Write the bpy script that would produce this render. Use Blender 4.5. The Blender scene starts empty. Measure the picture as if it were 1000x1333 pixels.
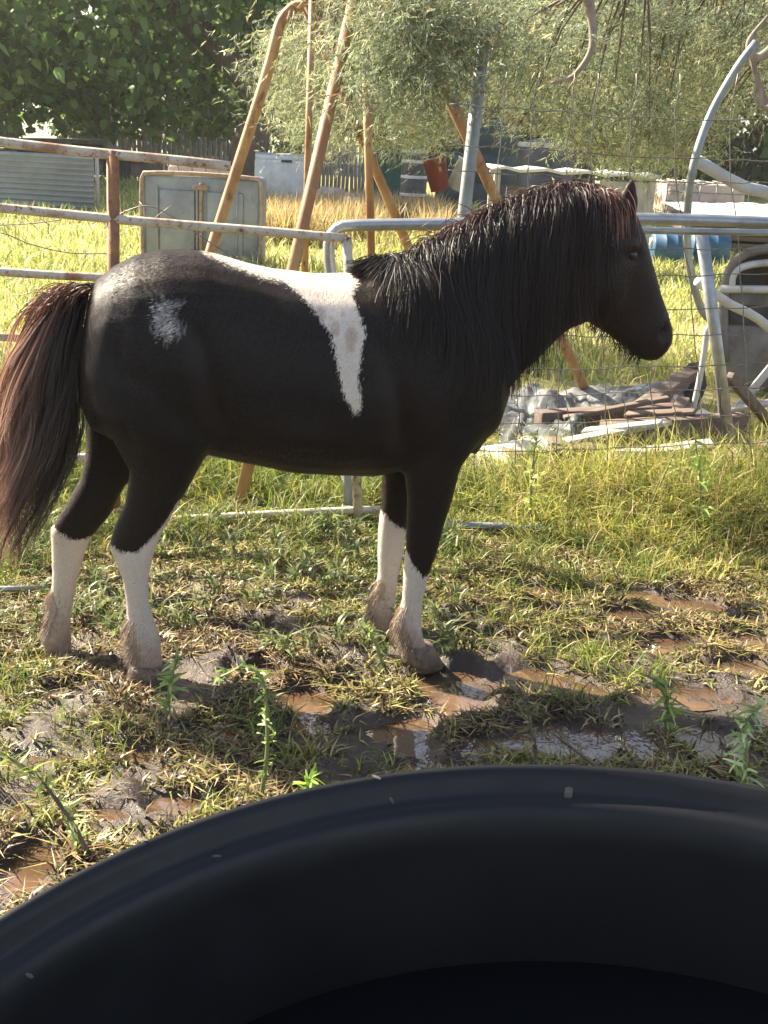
import bpy, bmesh, math, random
import numpy as np
from mathutils import Vector, Matrix
from mathutils.bvhtree import BVHTree

random.seed(7)
rng = np.random.default_rng(7)
scene = bpy.context.scene
COL = scene.collection

# ------------------------------------------------------------------ camera
F, HOR, ROLL, H = 1500.0, 170.0, math.radians(3.0), 1.42     # focal length and horizon in photo pixels
PITCH = math.atan((666.5 - HOR) / F)
cp, sp, cr, sr = math.cos(PITCH), math.sin(PITCH), math.cos(ROLL), math.sin(ROLL)
R0 = Vector((1, 0, 0)); U0 = Vector((0, sp, cp)); V0 = Vector((0, cp, -sp))
cam_d = bpy.data.cameras.new('camera'); cam = bpy.data.objects.new('camera', cam_d); COL.objects.link(cam)
cam_d.sensor_fit = 'VERTICAL'; cam_d.sensor_height = 24.0; cam_d.lens = F / 1333.0 * 24.0
cam_d.clip_start = 0.05; cam_d.clip_end = 1000
rx = R0 * cr + U0 * sr; ux = U0 * cr - R0 * sr; bz = -V0
cam.matrix_world = Matrix(((rx.x, ux.x, bz.x, 0), (rx.y, ux.y, bz.y, 0), (rx.z, ux.z, bz.z, H), (0, 0, 0, 1)))
scene.camera = cam

# ------------------------------------------------------------------ sky, sun, exposure
SUN_EL, SUN_AZ = math.radians(39), math.radians(-58)
world = bpy.data.worlds.new('World'); scene.world = world; world.use_nodes = True
wn = world.node_tree.nodes; wl = world.node_tree.links
sky = wn.new('ShaderNodeTexSky'); sky.sky_type = 'NISHITA'; sky.sun_disc = False
sky.sun_elevation = SUN_EL; sky.sun_rotation = SUN_AZ; sky.air_density = 1.0; sky.dust_density = 1.5; sky.ozone_density = 1.0
hs_ = wn.new('ShaderNodeHueSaturation'); hs_.inputs['Saturation'].default_value = .72; wl.new(sky.outputs[0], hs_.inputs['Color'])
wl.new(hs_.outputs[0], wn['Background'].inputs[0]); wn['Background'].inputs[1].default_value = 0.072
sd = bpy.data.lights.new('sun', 'SUN'); sd.energy = 5.0; sd.angle = math.radians(0.6); sd.color = (1.0, 0.89, 0.70)
sun = bpy.data.objects.new('sun', sd); COL.objects.link(sun)
sun_dir = Vector((math.sin(SUN_AZ) * math.cos(SUN_EL), math.cos(SUN_AZ) * math.cos(SUN_EL), math.sin(SUN_EL)))
sun.rotation_euler = (-sun_dir).to_track_quat('-Z', 'Y').to_euler(); sun.location = (-6, 8, 12)
vs = scene.view_settings; vs.view_transform = 'Standard'; vs.look = 'None'; vs.gamma = 1.0; vs.exposure = 2.08
vs.use_curve_mapping = False

# ------------------------------------------------------------------ photo pixel -> direction -> point
def ray(u, v):
    x, y = u - 500.0, v - 666.5
    x, y = x * cr + y * sr, -x * sr + y * cr
    dx, dz = x / F, -y / F
    return np.array([dx, cp + dz * sp, -sp + dz * cp])
def at_z(u, v, z=0.0):
    d = ray(u, v); return d * ((z - H) / d[2]) + np.array([0, 0, H])
def at_y(u, v, y):
    d = ray(u, v); return d * (y / d[1]) + np.array([0, 0, H])

# ------------------------------------------------------------------ noise
def vnoise(x, y, seed=0):
    xi = np.floor(x).astype(np.int64); yi = np.floor(y).astype(np.int64); fx = x - xi; fy = y - yi
    def h(a, b):
        n = (a * 374761393 + b * 668265263 + seed * 974634777) & 0x7fffffff
        n = ((n ^ (n >> 13)) * 1274126177) & 0x7fffffff
        return ((n ^ (n >> 16)) & 0xffff) / 65535.0
    ux_, uy_ = fx * fx * (3 - 2 * fx), fy * fy * (3 - 2 * fy)
    a = h(xi, yi) * (1 - ux_) + h(xi + 1, yi) * ux_; b = h(xi, yi + 1) * (1 - ux_) + h(xi + 1, yi + 1) * ux_
    return (a * (1 - uy_) + b * uy_) * 2 - 1
def fbm(x, y, o=4, seed=0):
    s = 0; a = 1.0; t = 0
    for i in range(o):
        s = s + a * vnoise(x * 2 ** i + 17.3 * i, y * 2 ** i + 5.1 * i, seed + i); t += a; a *= .5
    return s / t
def smooth(a, b, x):
    t = np.clip((x - a) / (b - a), 0, 1); return t * t * (3 - 2 * t)

# ------------------------------------------------------------------ materials
class NT:
    def __init__(s, name):
        s.m = bpy.data.materials.new(name); s.m.use_nodes = True; s.t = s.m.node_tree; s.b = s.t.nodes['Principled BSDF']
    def n(s, typ, **kw):
        nd = s.t.nodes.new(typ)
        for k, v in kw.items(): setattr(nd, k, v)
        return nd
    def l(s, a, b): s.t.links.new(a, b)
    def co(s): return s.n('ShaderNodeTexCoord').outputs['Object']
    def noise(s, scale, detail=5, rough=.6, vec=None, dist=0.0):
        nd = s.n('ShaderNodeTexNoise'); nd.inputs['Scale'].default_value = scale; nd.inputs['Detail'].default_value = detail
        nd.inputs['Roughness'].default_value = rough; nd.inputs['Distortion'].default_value = dist
        s.l(vec if vec else s.co(), nd.inputs['Vector']); return nd.outputs['Fac']
    def ramp(s, fac, stops):
        nd = s.n('ShaderNodeValToRGB'); e = nd.color_ramp.elements
        while len(e) < len(stops): e.new(.5)
        for i, (p, c) in enumerate(stops):
            e[i].position = p; e[i].color = (c[0], c[1], c[2], 1) if isinstance(c, (tuple, list)) else (c, c, c, 1)
        s.l(fac, nd.inputs[0]); return nd.outputs[0]
    def mix(s, fac, a, b, mode='MIX'):
        nd = s.n('ShaderNodeMix', data_type='RGBA', blend_type=mode)
        for sock, v in ((nd.inputs[0], fac), (nd.inputs[6], a), (nd.inputs[7], b)):
            if hasattr(v, 'is_output'): s.l(v, sock)
            elif isinstance(v, (tuple, list)): sock.default_value = (v[0], v[1], v[2], 1)
            else: sock.default_value = v
        return nd.outputs[2]
    def math(s, op, a, b=None):
        nd = s.n('ShaderNodeMath', operation=op)
        for i, v in enumerate((a, b)):
            if v is None: continue
            if hasattr(v, 'is_output'): s.l(v, nd.inputs[i])
            else: nd.inputs[i].default_value = v
        return nd.outputs[0]
    def bump(s, h, strength=.3, dist=.01):
        nd = s.n('ShaderNodeBump'); nd.inputs['Strength'].default_value = strength; nd.inputs['Distance'].default_value = dist
        s.l(h, nd.inputs['Height']); s.l(nd.outputs[0], s.b.inputs['Normal'])
    def set(s, **kw):
        for k, v in kw.items():
            sock = s.b.inputs[k.replace('_', ' ')]
            if hasattr(v, 'is_output'): s.l(v, sock)
            elif isinstance(v, (tuple, list)): sock.default_value = (v[0], v[1], v[2], 1)
            else: sock.default_value = v

def mat_two(name, a, b, scale=6, lo=.4, hi=.6, rough=.6, metal=0.0, bump=.2, c=None, clo=.6, chi=.7, cscale=20, vec_scale=None):
    t = NT(name); co = t.co()
    if vec_scale:
        mp = t.n('ShaderNodeMapping'); mp.inputs['Scale'].default_value = vec_scale; t.l(co, mp.inputs[0]); co = mp.outputs[0]
    n1 = t.noise(scale, 6, .65, co)
    col = t.mix(t.ramp(n1, [(lo, 0.), (hi, 1.)]), a, b)
    if c is not None:
        col = t.mix(t.ramp(t.noise(cscale, 5, .7, co), [(clo, 0.), (chi, 1.)]), col, c)
    t.set(Base_Color=col, Roughness=rough, Metallic=metal)
    if bump: t.bump(t.noise(scale * 6, 4, .6, co), bump, .004)
    return t.m
M = {}
M['rust_cream'] = mat_two('rust_cream', (.52, .45, .36), (.30, .17, .09), 9, .48, .62, .6, 0, .3, (.16, .06, .025), .56, .66, 30)
M['rust'] = mat_two('rust', (.20, .085, .04), (.36, .17, .07), 12, .4, .65, .75, 0, .4, (.10, .05, .03), .55, .7, 40)
M['swing_rust'] = mat_two('swing_rust', (.43, .27, .11), (.28, .125, .05), 5, .38, .58, .6, 0, .3, (.16, .07, .03), .56, .66, 22, (1, 1, .5))
M['galv'] = mat_two('galv', (.40, .41, .42), (.26, .27, .28), 10, .35, .65, .42, .7, .15, (.22, .15, .10), .68, .8, 14)
M['galv_dull'] = mat_two('galv_dull', (.30, .32, .32), (.20, .21, .21), 7, .35, .65, .55, .4, .15, (.20, .15, .10), .62, .8, 14)
M['white_pipe'] = mat_two('white_pipe', (.46, .45, .43), (.30, .29, .27), 8, .45, .7, .5, 0, .15, (.2, .12, .08), .68, .75, 25)
M['wire'] = mat_two('wire', (.16, .13, .11), (.26, .24, .22), 20, .4, .6, .55, .5, 0)
M['corrugated'] = mat_two('corrugated', (.30, .33, .34), (.22, .24, .25), 2, .35, .65, .5, .4, .1, (.24, .16, .10), .66, .8, 5)
M['panel_grey'] = mat_two('panel_grey', (.27, .29, .31), (.19, .205, .22), 3, .4, .6, .5, .2, .2, (.22, .12, .07), .60, .74, 8)
M['rust_edge'] = mat_two('rust_edge', (.24, .14, .09), (.36, .28, .22), 12, .4, .6, .7, 0, .3)
M['bark'] = mat_two('bark', (.085, .06, .045), (.17, .13, .10), 6, .35, .65, .9, 0, .8, None, vec_scale=(3, 3, .5))
M['bark_pale'] = mat_two('bark_pale', (.34, .28, .23), (.20, .15, .12), 9, .35, .65, .85, 0, .6, None, vec_scale=(3, 3, 1))
M['wood'] = mat_two('wood', (.10, .068, .052), (.16, .12, .095), 8, .35, .65, .8, 0, .5, (.12, .07, .05), .6, .75, 14, (.3, 4, 4))
M['wood_grey'] = mat_two('wood_grey', (.46, .44, .42), (.30, .28, .26), 10, .35, .65, .85, 0, .5, None, vec_scale=(3, 3, .5))
M['tarp'] = mat_two('tarp', (.085, .09, .095), (.19, .19, .19), 5, .4, .62, .38, 0, .3, (.16, .12, .09), .60, .75, 12)
M['tarp_white'] = mat_two('tarp_white', (.62, .61, .60), (.48, .46, .44), 7, .4, .65, .45, 0, .3, (.3, .22, .16), .66, .75, 12)
M['plastic_dark'] = mat_two('plastic_dark', (.045, .05, .052), (.07, .075, .075), 6, .4, .6, .5, 0, .1)
M['plastic_green'] = mat_two('plastic_green', (.02, .04, .045), (.035, .055, .055), 3, .4, .6, .6, 0, .1)
M['plastic_white'] = mat_two('plastic_white', (.72, .71, .68), (.58, .56, .52), 5, .4, .6, .5, 0, .1)
M['plastic_pink'] = mat_two('plastic_pink', (.66, .50, .42), (.55, .40, .33), 3, .4, .6, .5, 0, .1)
M['plastic_red'] = mat_two('plastic_red', (.26, .06, .04), (.20, .05, .035), 5, .4, .6, .5, 0, .1)
M['plastic_blue'] = mat_two('plastic_blue', (.02, .075, .15), (.035, .11, .19), 4, .4, .6, .5, 0, .1)
M['green_cloth'] = mat_two('green_cloth', (.015, .06, .04), (.02, .08, .05), 4, .4, .6, .8, 0, .2)
M['concrete'] = mat_two('concrete', (.48, .46, .42), (.34, .32, .29), 5, .4, .6, .85, 0, .4)
M['stone'] = mat_two('stone', (.42, .36, .30), (.28, .24, .20), 6, .4, .6, .9, 0, .6)
M['old_car'] = mat_two('old_car', (.20, .18, .16), (.11, .095, .085), 4, .4, .6, .55, .2, .2, (.24, .12, .06), .55, .7, 9)
M['tyre'] = mat_two('tyre', (.03, .03, .03), (.05, .048, .045), 10, .4, .6, .8, 0, .2)
M['dark_inside'] = mat_two('dark_inside', (.04, .036, .034), (.07, .06, .055), 8, .4, .6, .85, 0, .2)

def mat_attr(name, rough=.55, transl=0.0, spec=.4, tint=(.9, 1.0, .25)):
    t = NT(name); a = t.n('ShaderNodeAttribute', attribute_name='Col')
    t.set(Base_Color=a.outputs['Color'], Roughness=rough, Specular_IOR_Level=spec)
    if transl:
        tr = t.n('ShaderNodeBsdfTranslucent'); mx = t.n('ShaderNodeMixShader'); mx.inputs[0].default_value = transl
        t.l(t.mix(.35, a.outputs['Color'], tint, 'MULTIPLY'), tr.inputs[0])
        t.l(t.b.outputs[0], mx.inputs[1]); t.l(tr.outputs[0], mx.inputs[2])
        t.l(mx.outputs[0], t.t.nodes['Material Output'].inputs[0])
    return t.m
M['blade'] = mat_attr('blade', .5, .40)
M['litter'] = mat_attr('litter', .45, .12, .4)
M['leaf'] = mat_attr('leaf', .45, .52)
M['cedar'] = mat_attr('cedar', .6, .40, .4, (1.0, 1.0, .7))
M['hair'] = mat_attr('hair', .5, .12, .28, (1, .8, .7))
M['tail_hair'] = mat_attr('tail_hair', .5, .30, .3, (1, .8, .7))
M['coat_hair'] = mat_attr('coat_hair', .42, 0, .09)

# ------------------------------------------------------------------ mesh helpers
def new_mesh(name, V, Fc, mat, parent=None, sm=True, col=None, loc=(0, 0, 0)):
    V = np.asarray(V, dtype=np.float32).reshape(-1, 3)
    me = bpy.data.meshes.new(name)
    if isinstance(Fc, np.ndarray):
        n, k = Fc.shape
        me.vertices.add(len(V)); me.vertices.foreach_set('co', V.ravel())
        me.loops.add(n * k); me.loops.foreach_set('vertex_index', Fc.astype(np.int32).ravel())
        me.polygons.add(n); me.polygons.foreach_set('loop_start', np.arange(0, n * k, k, dtype=np.int32))
        me.update(calc_edges=True); me.validate()
    else:
        me.from_pydata([tuple(map(float, v)) for v in V], [], [tuple(map(int, f)) for f in Fc]); me.update()
    if sm: me.polygons.foreach_set('use_smooth', np.ones(len(me.polygons), dtype=bool))
    if col is not None:
        at = me.color_attributes.new('Col', 'FLOAT_COLOR', 'POINT')
        c = np.ones((len(V), 4), dtype=np.float32); c[:, :3] = col; at.data.foreach_set('color', c.ravel())
    me.materials.append(M[mat] if isinstance(mat, str) else mat)
    o = bpy.data.objects.new(name, me); COL.objects.link(o); o.location = loc
    if parent is not None: o.parent = parent
    return o
def tag(o, label=None, cat=None, group=None, kind=None):
    if label: o['label'] = label
    if cat: o['category'] = cat
    if group: o['group'] = group
    if kind: o['kind'] = kind
    return o
class Thing:
    def __init__(s, name, label, cat, base=(0, 0, 0), group=None, rz=0.0):
        s.base = np.array(base, float); s.e = bpy.data.objects.new(name, None); COL.objects.link(s.e)
        s.e.empty_display_size = .1; s.e.location = s.base; s.e.rotation_euler = (0, 0, rz); s.world = (rz == 0)
        tag(s.e, label, cat, group)
    def part(s, name, VF, mat, sm=True, parent=None, col=None):
        V, Fc = VF; V = np.asarray(V, float)
        if s.world: V = V - s.base
        return new_mesh(name, V, Fc, mat, parent or s.e, sm, col)
def cat_vf(*vfs):
    V = []; Fc = []; o = 0
    for v, f in vfs:
        v = np.asarray(v, float); V.append(v); Fc += [tuple(i + o for i in q) for q in f]; o += len(v)
    return np.concatenate(V), Fc
def tube(pts, rad, sides=8, cap=True):
    P = np.asarray(pts, float); n = len(P); rad = np.full(n, rad, float) if np.isscalar(rad) else np.asarray(rad, float)
    T = np.gradient(P, axis=0) if n > 2 else np.repeat([P[1] - P[0]], 2, 0)
    T /= np.linalg.norm(T, axis=1)[:, None] + 1e-12
    ref = np.array([0, 0, 1.]) if abs(T[0][2]) < .9 else np.array([1., 0, 0])
    V = []; A = np.cross(T[0], ref); A /= np.linalg.norm(A)
    for i in range(n):
        A = A - T[i] * A.dot(T[i]); A /= np.linalg.norm(A); B = np.cross(T[i], A)
        for k in range(sides):
            a = 2 * math.pi * k / sides; V.append(P[i] + rad[i] * (A * math.cos(a) + B * math.sin(a)))
    Fc = [(i * sides + k, i * sides + (k + 1) % sides, (i + 1) * sides + (k + 1) % sides, (i + 1) * sides + k) for i in range(n - 1) for k in range(sides)]
    if cap: Fc += [tuple(range(sides))[::-1], tuple((n - 1) * sides + k for k in range(sides))]
    return np.array(V), Fc
def box(c, s, rz=0.0, rx=0.0, ry=0.0, bev=0.0):
    bm = bmesh.new(); bmesh.ops.create_cube(bm, size=1); bmesh.ops.scale(bm, vec=s, verts=bm.verts)
    if bev: bmesh.ops.bevel(bm, geom=list(bm.edges), offset=bev, segments=2, affect='EDGES', profile=.5)
    m = Matrix.Translation(c) @ Matrix.Rotation(rz, 4, 'Z') @ Matrix.Rotation(ry, 4, 'Y') @ Matrix.Rotation(rx, 4, 'X')
    bm.transform(m); bm.verts.ensure_lookup_table()
    V = [tuple(v.co) for v in bm.verts]; Fc = [tuple(v.index for v in f.verts) for f in bm.faces]; bm.free(); return np.array(V), Fc
def lathe(c, prof, n=32, cap=False):
    V = [(c[0] + r * math.cos(2 * math.pi * k / n), c[1] + r * math.sin(2 * math.pi * k / n), c[2] + z) for r, z in prof for k in range(n)]
    Fc = [(i * n + k, i * n + (k + 1) % n, (i + 1) * n + (k + 1) % n, (i + 1) * n + k) for i in range(len(prof) - 1) for k in range(n)]
    if cap: Fc += [tuple(range(n))[::-1], tuple((len(prof) - 1) * n + k for k in range(n))]
    return np.array(V), Fc
def curve(pts, n=24):
    P = np.asarray(pts, float); d = np.r_[0, np.cumsum(np.linalg.norm(np.diff(P, axis=0), axis=1))]
    t = np.linspace(0, d[-1], n); out = []
    Q = np.vstack([2 * P[0] - P[1], P, 2 * P[-1] - P[-2]])
    for x in t:
        i = min(max(np.searchsorted(d, x, side='right') - 1, 0), len(P) - 2); u = (x - d[i]) / (d[i + 1] - d[i] + 1e-9)
        a, b, c, e = Q[i], Q[i + 1], Q[i + 2], Q[i + 3]
        out.append(.5 * (2 * b + (c - a) * u + (2 * a - 5 * b + 4 * c - e) * u * u + (3 * b - a - 3 * c + e) * u ** 3))
    return np.array(out)

# ------------------------------------------------------------------ ground
PUD = [(700, 893, 40, 17), (592, 903, 58, 24), (525, 966, 48, 24), (690, 972, 90, 22), (800, 962, 60, 16), (848, 985, 30, 12), (922, 966, 36, 17),
       (645, 834, 46, 9), (810, 806, 34, 9), (862, 840, 36, 11), (730, 800, 40, 6), (398, 914, 42, 14), (235, 1052, 55, 14), (28, 1140, 34, 38),
       (375, 832, 60, 9), (905, 792, 50, 7), (130, 1062, 40, 10), (985, 835, 30, 12), (560, 1000, 50, 9), (95, 908, 45, 9), (335, 880, 30, 9), (690, 770, 40, 6), (420, 950, 30, 9),
       (770, 840, 34, 9), (950, 870, 40, 10), (760, 900, 30, 9), (880, 905, 34, 9), (610, 800, 30, 5), (300, 960, 36, 9), (60, 990, 40, 9), (175, 985, 30, 8), (820, 775, 34, 5), (960, 810, 34, 6), (460, 900, 26, 8), (20, 1060, 40, 12), (330, 1010, 30, 8)]
PUDW = []
for (u, v, ru, rv) in PUD:
    c = at_z(u, v, -.02); a = at_z(u + ru, v, -.02); b = at_z(u, v - rv, -.02)
    PUDW.append((c[0], c[1], abs(a[0] - c[0]) * 1.2, abs(b[1] - c[1]) * 1.28))
def mud_mask(x, y):
    edge = 4.0 + .35 * fbm(x * 1.3, y * 1.3, 3, 5) - .25 * smooth(.2, -1.2, x) * 2
    return 1 - smooth(edge - .5, edge + .3, y)
def pud_field(x, y):
    d = np.full(np.shape(x), 9.0); wob = .75 * fbm(x * 9, y * 9, 3, 11)
    for (cx, cy, a, b) in PUDW:
        d = np.minimum(d, np.sqrt(((x - cx) / a) ** 2 + ((y - cy) / b) ** 2) + wob)
    return d
WATER = -.022
def ground_h(x, y, fine=True):
    x = np.asarray(x, float); y = np.asarray(y, float); m = mud_mask(x, y)
    base = .02 * fbm(x * .7, y * .7, 3, 1) * smooth(30, 8, y)
    rough = .034 * fbm(x * 3.2, y * 3.2, 4, 2) + .032 * np.abs(fbm(x * 9, y * 9, 3, 3)) + .012 * fbm(x * 24, y * 24, 2, 4)
    z = base * (1 - m) + m * (-.010 + rough)
    z = np.maximum(z, WATER - .004 + .016 * (fbm(x * 15, y * 15, 2, 8) * .5 + .5)) * m + z * (1 - m)
    p = pud_field(x, y); k = 1 - smooth(.55, 1.35, p)
    z = z * (1 - k) + (WATER - .018 + .050 * np.abs(fbm(x * 10, y * 10, 3, 9)) ** 1.3) * k * m + z * k * (1 - m)
    return z
def grow(a, b, step, mx, f=1.22):
    out = [a]; s = step
    while abs(out[-1] - a) < abs(b - a): out.append(out[-1] + math.copysign(min(s, mx), b - a)); s *= f
    return out
xs = np.array(grow(-1.75, -260, .03, 30)[::-1][:-1] + list(np.arange(-1.75, 1.95, .0145)) + grow(1.95, 260, .03, 30)[1:])
ys = np.array(grow(.9, -40, .04, 10)[::-1][:-1] + list(np.arange(.9, 4.4, .0145)) + grow(4.4, 420, .02, 30, 1.06)[1:])
GX, GY = np.meshgrid(xs, ys); GZ = ground_h(GX, GY)
nx, ny = len(xs), len(ys)
idx = np.arange(nx * ny).reshape(ny, nx)
GF = np.stack([idx[:-1, :-1], idx[:-1, 1:], idx[1:, 1:], idx[1:, :-1]], -1).reshape(-1, 4)
t = NT('ground_mud'); co = t.co()
a_ = t.n('ShaderNodeAttribute', attribute_name='Col')
big = t.ramp(t.noise(3, 6, .65, co), [(.35, (.026, .016, .012)), (.5, (.055, .034, .024)), (.66, (.115, .074, .05))])
n2 = t.noise(60, 5, .7, co)
mudc = t.mix(t.ramp(n2, [(.38, .0), (.62, .55)]), big, (.045, .03, .022))
dry = t.ramp(t.noise(1.4, 6, .7, co), [(.35, (.16, .17, .05)), (.5, (.30, .26, .10)), (.65, (.38, .30, .15))])
col = t.mix(a_.outputs['Fac'], dry, mudc)
t.set(Base_Color=col, Roughness=t.ramp(t.noise(14, 4, .6, co), [(.35, .25), (.62, .65)]), Specular_IOR_Level=.55)
t.bump(t.noise(90, 5, .7, co), .7, .012); M['ground'] = t.m
mm = mud_mask(GX, GY).ravel()
ground = new_mesh('ground', np.stack([GX.ravel(), GY.ravel(), GZ.ravel()], 1), GF, 'ground', None, True, np.repeat(mm[:, None], 3, 1))
tag(ground, kind='structure')

t = NT('puddle_water'); co = t.co()
t.set(Base_Color=t.ramp(t.noise(5, 4, .6, co), [(.35, (.06, .036, .022)), (.65, (.15, .09, .052))]), Roughness=.025, IOR=1.6, Specular_IOR_Level=1.0)
t.bump(t.noise(14, 3, .5, co), .06, .02); M['puddle'] = t.m
for i, (cx, cy, a, b) in enumerate(PUDW):
    n = 20; V = [(0, 0, 0)] + [(a * 1.75 * math.cos(2 * math.pi * k / n), b * 1.75 * math.sin(2 * math.pi * k / n), 0) for k in range(n)]
    tag(new_mesh('puddle', V, [(0, 1 + k, 1 + (k + 1) % n) for k in range(n)], 'puddle', None, True, None, (cx, cy, WATER + .0006 * (i % 9))), kind='structure')
#@@PONY
# ------------------------------------------------------------------ pony (local axes: s forward, w to its left = away from the camera, z up)
YAW = math.radians(13); PO = np.array([-.62, 2.88, 0.0])
fv = np.array([math.cos(YAW), math.sin(YAW), 0]); lv = np.array([-math.sin(YAW), math.cos(YAW), 0])
def hp(u, v, w=0.0):
    d = ray(u, v); o = np.array([0, 0, H]) - PO
    tt = (w - o.dot(lv)) / d.dot(lv); q = o + d * tt
    return np.array([q.dot(fv), w, q[2]])
def loft(sts, n=20, shr=0.0, sup=2.3):
    """sts: (uA,vA,uB,vB,w,halfwidth): a ring spanning photo pixels A..B at lateral offset w"""
    V = []; 
    for (ua, va, ub, vb, w, b) in sts:
        A, B = hp(ua, va, w), hp(ub, vb, w); c = (A + B) / 2; r = (A - B) / 2; r = r * max(.3, 1 - shr / np.linalg.norm(r)); b = b - shr * .7
        for k in range(n):
            a = 2 * math.pi * k / n; ca, sa = math.cos(a), math.sin(a)
            e = 2 / sup; x = math.copysign(abs(ca) ** e, ca); y = math.copysign(abs(sa) ** e, sa)
            V.append(c + r * x + np.array([0, b, 0]) * y)
    m = len(sts)
    Fc = [(i * n + k, i * n + (k + 1) % n, (i + 1) * n + (k + 1) % n, (i + 1) * n + k) for i in range(m - 1) for k in range(n)]
    Fc += [tuple(range(n))[::-1], tuple((m - 1) * n + k for k in range(n))]
    return np.array(V), Fc
TRUNK = [(113, 388, 104, 470, 0, .07), (122, 366, 104, 520, 0, .135), (145, 348, 120, 555, 0, .185), (175, 334, 160, 572, 0, .21), (212, 327, 212, 582, 0, .225), (258, 326, 265, 586, 0, .225),
         (308, 338, 318, 598, 0, .235), (358, 350, 372, 609, 0, .25), (412, 357, 428, 613, 0, .25), (458, 356, 480, 613, 0, .237),
         (498, 345, 525, 606, 0, .215), (545, 345, 570, 600, 0, .195), (585, 365, 608, 585, 0, .18), (620, 395, 638, 556, 0, .15), (640, 425, 655, 515, 0, .10)]
NECK = [(470, 356, 615, 590, 0, .17), (500, 346, 640, 550, 0, .155), (540, 330, 656, 508, 0, .125), (588, 306, 674, 484, 0, .105),
        (640, 278, 700, 462, 0, .09), (692, 256, 738, 428, 0, .08), (740, 244, 775, 412, 0, .075), (775, 248, 790, 400, 0, .065)]
HEAD = [(785, 252, 738, 318, 0, .06), (806, 250, 742, 355, 0, .078), (822, 268, 752, 390, 0, .086), (836, 302, 768, 420, 0, .082), (846, 340, 788, 432, 0, .066),
        (857, 378, 808, 448, 0, .052), (868, 410, 822, 460, 0, .047), (873, 428, 832, 467, 0, .048), (872, 441, 842, 469, 0, .042), (866, 452, 850, 468, 0, .026)]
HN = [(112, 420, 255, 440, -.10, .10), (103, 480, 285, 530, -.105, .118), (112, 525, 284, 572, -.11, .112), (142, 565, 268, 598, -.112, .09), (166, 610, 250, 632, -.112, .068),
      (161, 652, 237, 652, -.112, .050), (146, 690, 222, 680, -.11, .044), (139, 711, 212, 698, -.11, .044), (146, 730, 203, 722, -.11, .041), (156, 753, 197, 750, -.11, .030), (161, 786, 197, 782, -.11, .026), (162, 808, 204, 806, -.11, .033), (162, 834, 213, 830, -.11, .039), (170, 853, 213, 851, -.11, .034), (171, 868, 217, 867, -.11, .036)]
HF = [(108, 470, 230, 540, .10, .10), (108, 530, 212, 580, .10, .09), (110, 580, 182, 612, .10, .07), (103, 622, 163, 636, .10, .058), (84, 657, 148, 668, .10, .05), (63, 688, 122, 700, .10, .043), (64, 712, 114, 720, .10, .038),
      (65, 748, 105, 752, .10, .031), (62, 790, 97, 792, .10, .029), (56, 812, 95, 810, .10, .032), (50, 832, 96, 830, .10, .037), (59, 852, 97, 850, .10, .033), (62, 864, 100, 863, .10, .035)]
FN = [(512, 500, 650, 500, -.08, .09), (516, 560, 634, 560, -.095, .085), (524, 605, 604, 605, -.10, .066), (527, 650, 591, 652, -.10, .050), (527, 690, 578, 694, -.10, .042), (526, 712, 572, 716, -.10, .040), (523, 738, 563, 740, -.10, .035),
      (521, 780, 553, 782, -.10, .027), (512, 812, 551, 814, -.10, .034), (522, 831, 554, 832, -.10, .032), (527, 843, 560, 842, -.10, .034)]
FF = [(500, 540, 600, 540, .09, .085), (496, 600, 560, 600, .10, .062), (494, 645, 538, 645, .10, .047), (490, 690, 531, 692, .10, .040), (489, 718, 527, 720, .10, .038), (490, 746, 521, 748, .10, .033), (483, 778, 517, 784, .10, .027), (475, 798, 513, 802, .10, .033), (484, 814, 514, 816, .10, .031), (487, 825, 518, 826, .10, .034)]
EAR = lambda w: [(796, 276, 828, 280, w, .026), (802, 262, 831, 265, w * 1.05, .025), (809, 248, 830, 251, w * 1.1, .018), (816, 238, 828, 240, w * 1.15, .011), (822, 230, 825, 231, w * 1.18, .004)]
raw = cat_vf(loft(TRUNK, 28), loft(NECK, 24), loft(HEAD, 22, sup=2.5), loft(HN, 20, .006), loft(HF, 20, .006), loft(FN, 20, .006), loft(FF, 20, .006), loft(EAR(-.055), 12), loft(EAR(.045), 12))
pony = Thing('pony', 'black and white pony with long dark mane and white stockings standing in mud', 'pony', PO, None, YAW)
tmp = new_mesh('tmp_body', raw[0], raw[1], 'rust')
md = tmp.modifiers.new('r', 'REMESH'); md.mode = 'VOXEL'; md.voxel_size = .0085; md.adaptivity = 0
md2 = tmp.modifiers.new('s', 'SMOOTH'); md2.factor = .5; md2.iterations = 6
dg = bpy.context.evaluated_depsgraph_get(); dg.update()
me = bpy.data.meshes.new_from_object(tmp.evaluated_get(dg)); bpy.data.objects.remove(tmp)
nv = len(me.vertices); V = np.zeros(nv * 3); me.vertices.foreach_get('co', V); V = V.reshape(-1, 3)
N = np.zeros(nv * 3); me.vertices.foreach_get('normal', N); N = N.reshape(-1, 3)
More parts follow.
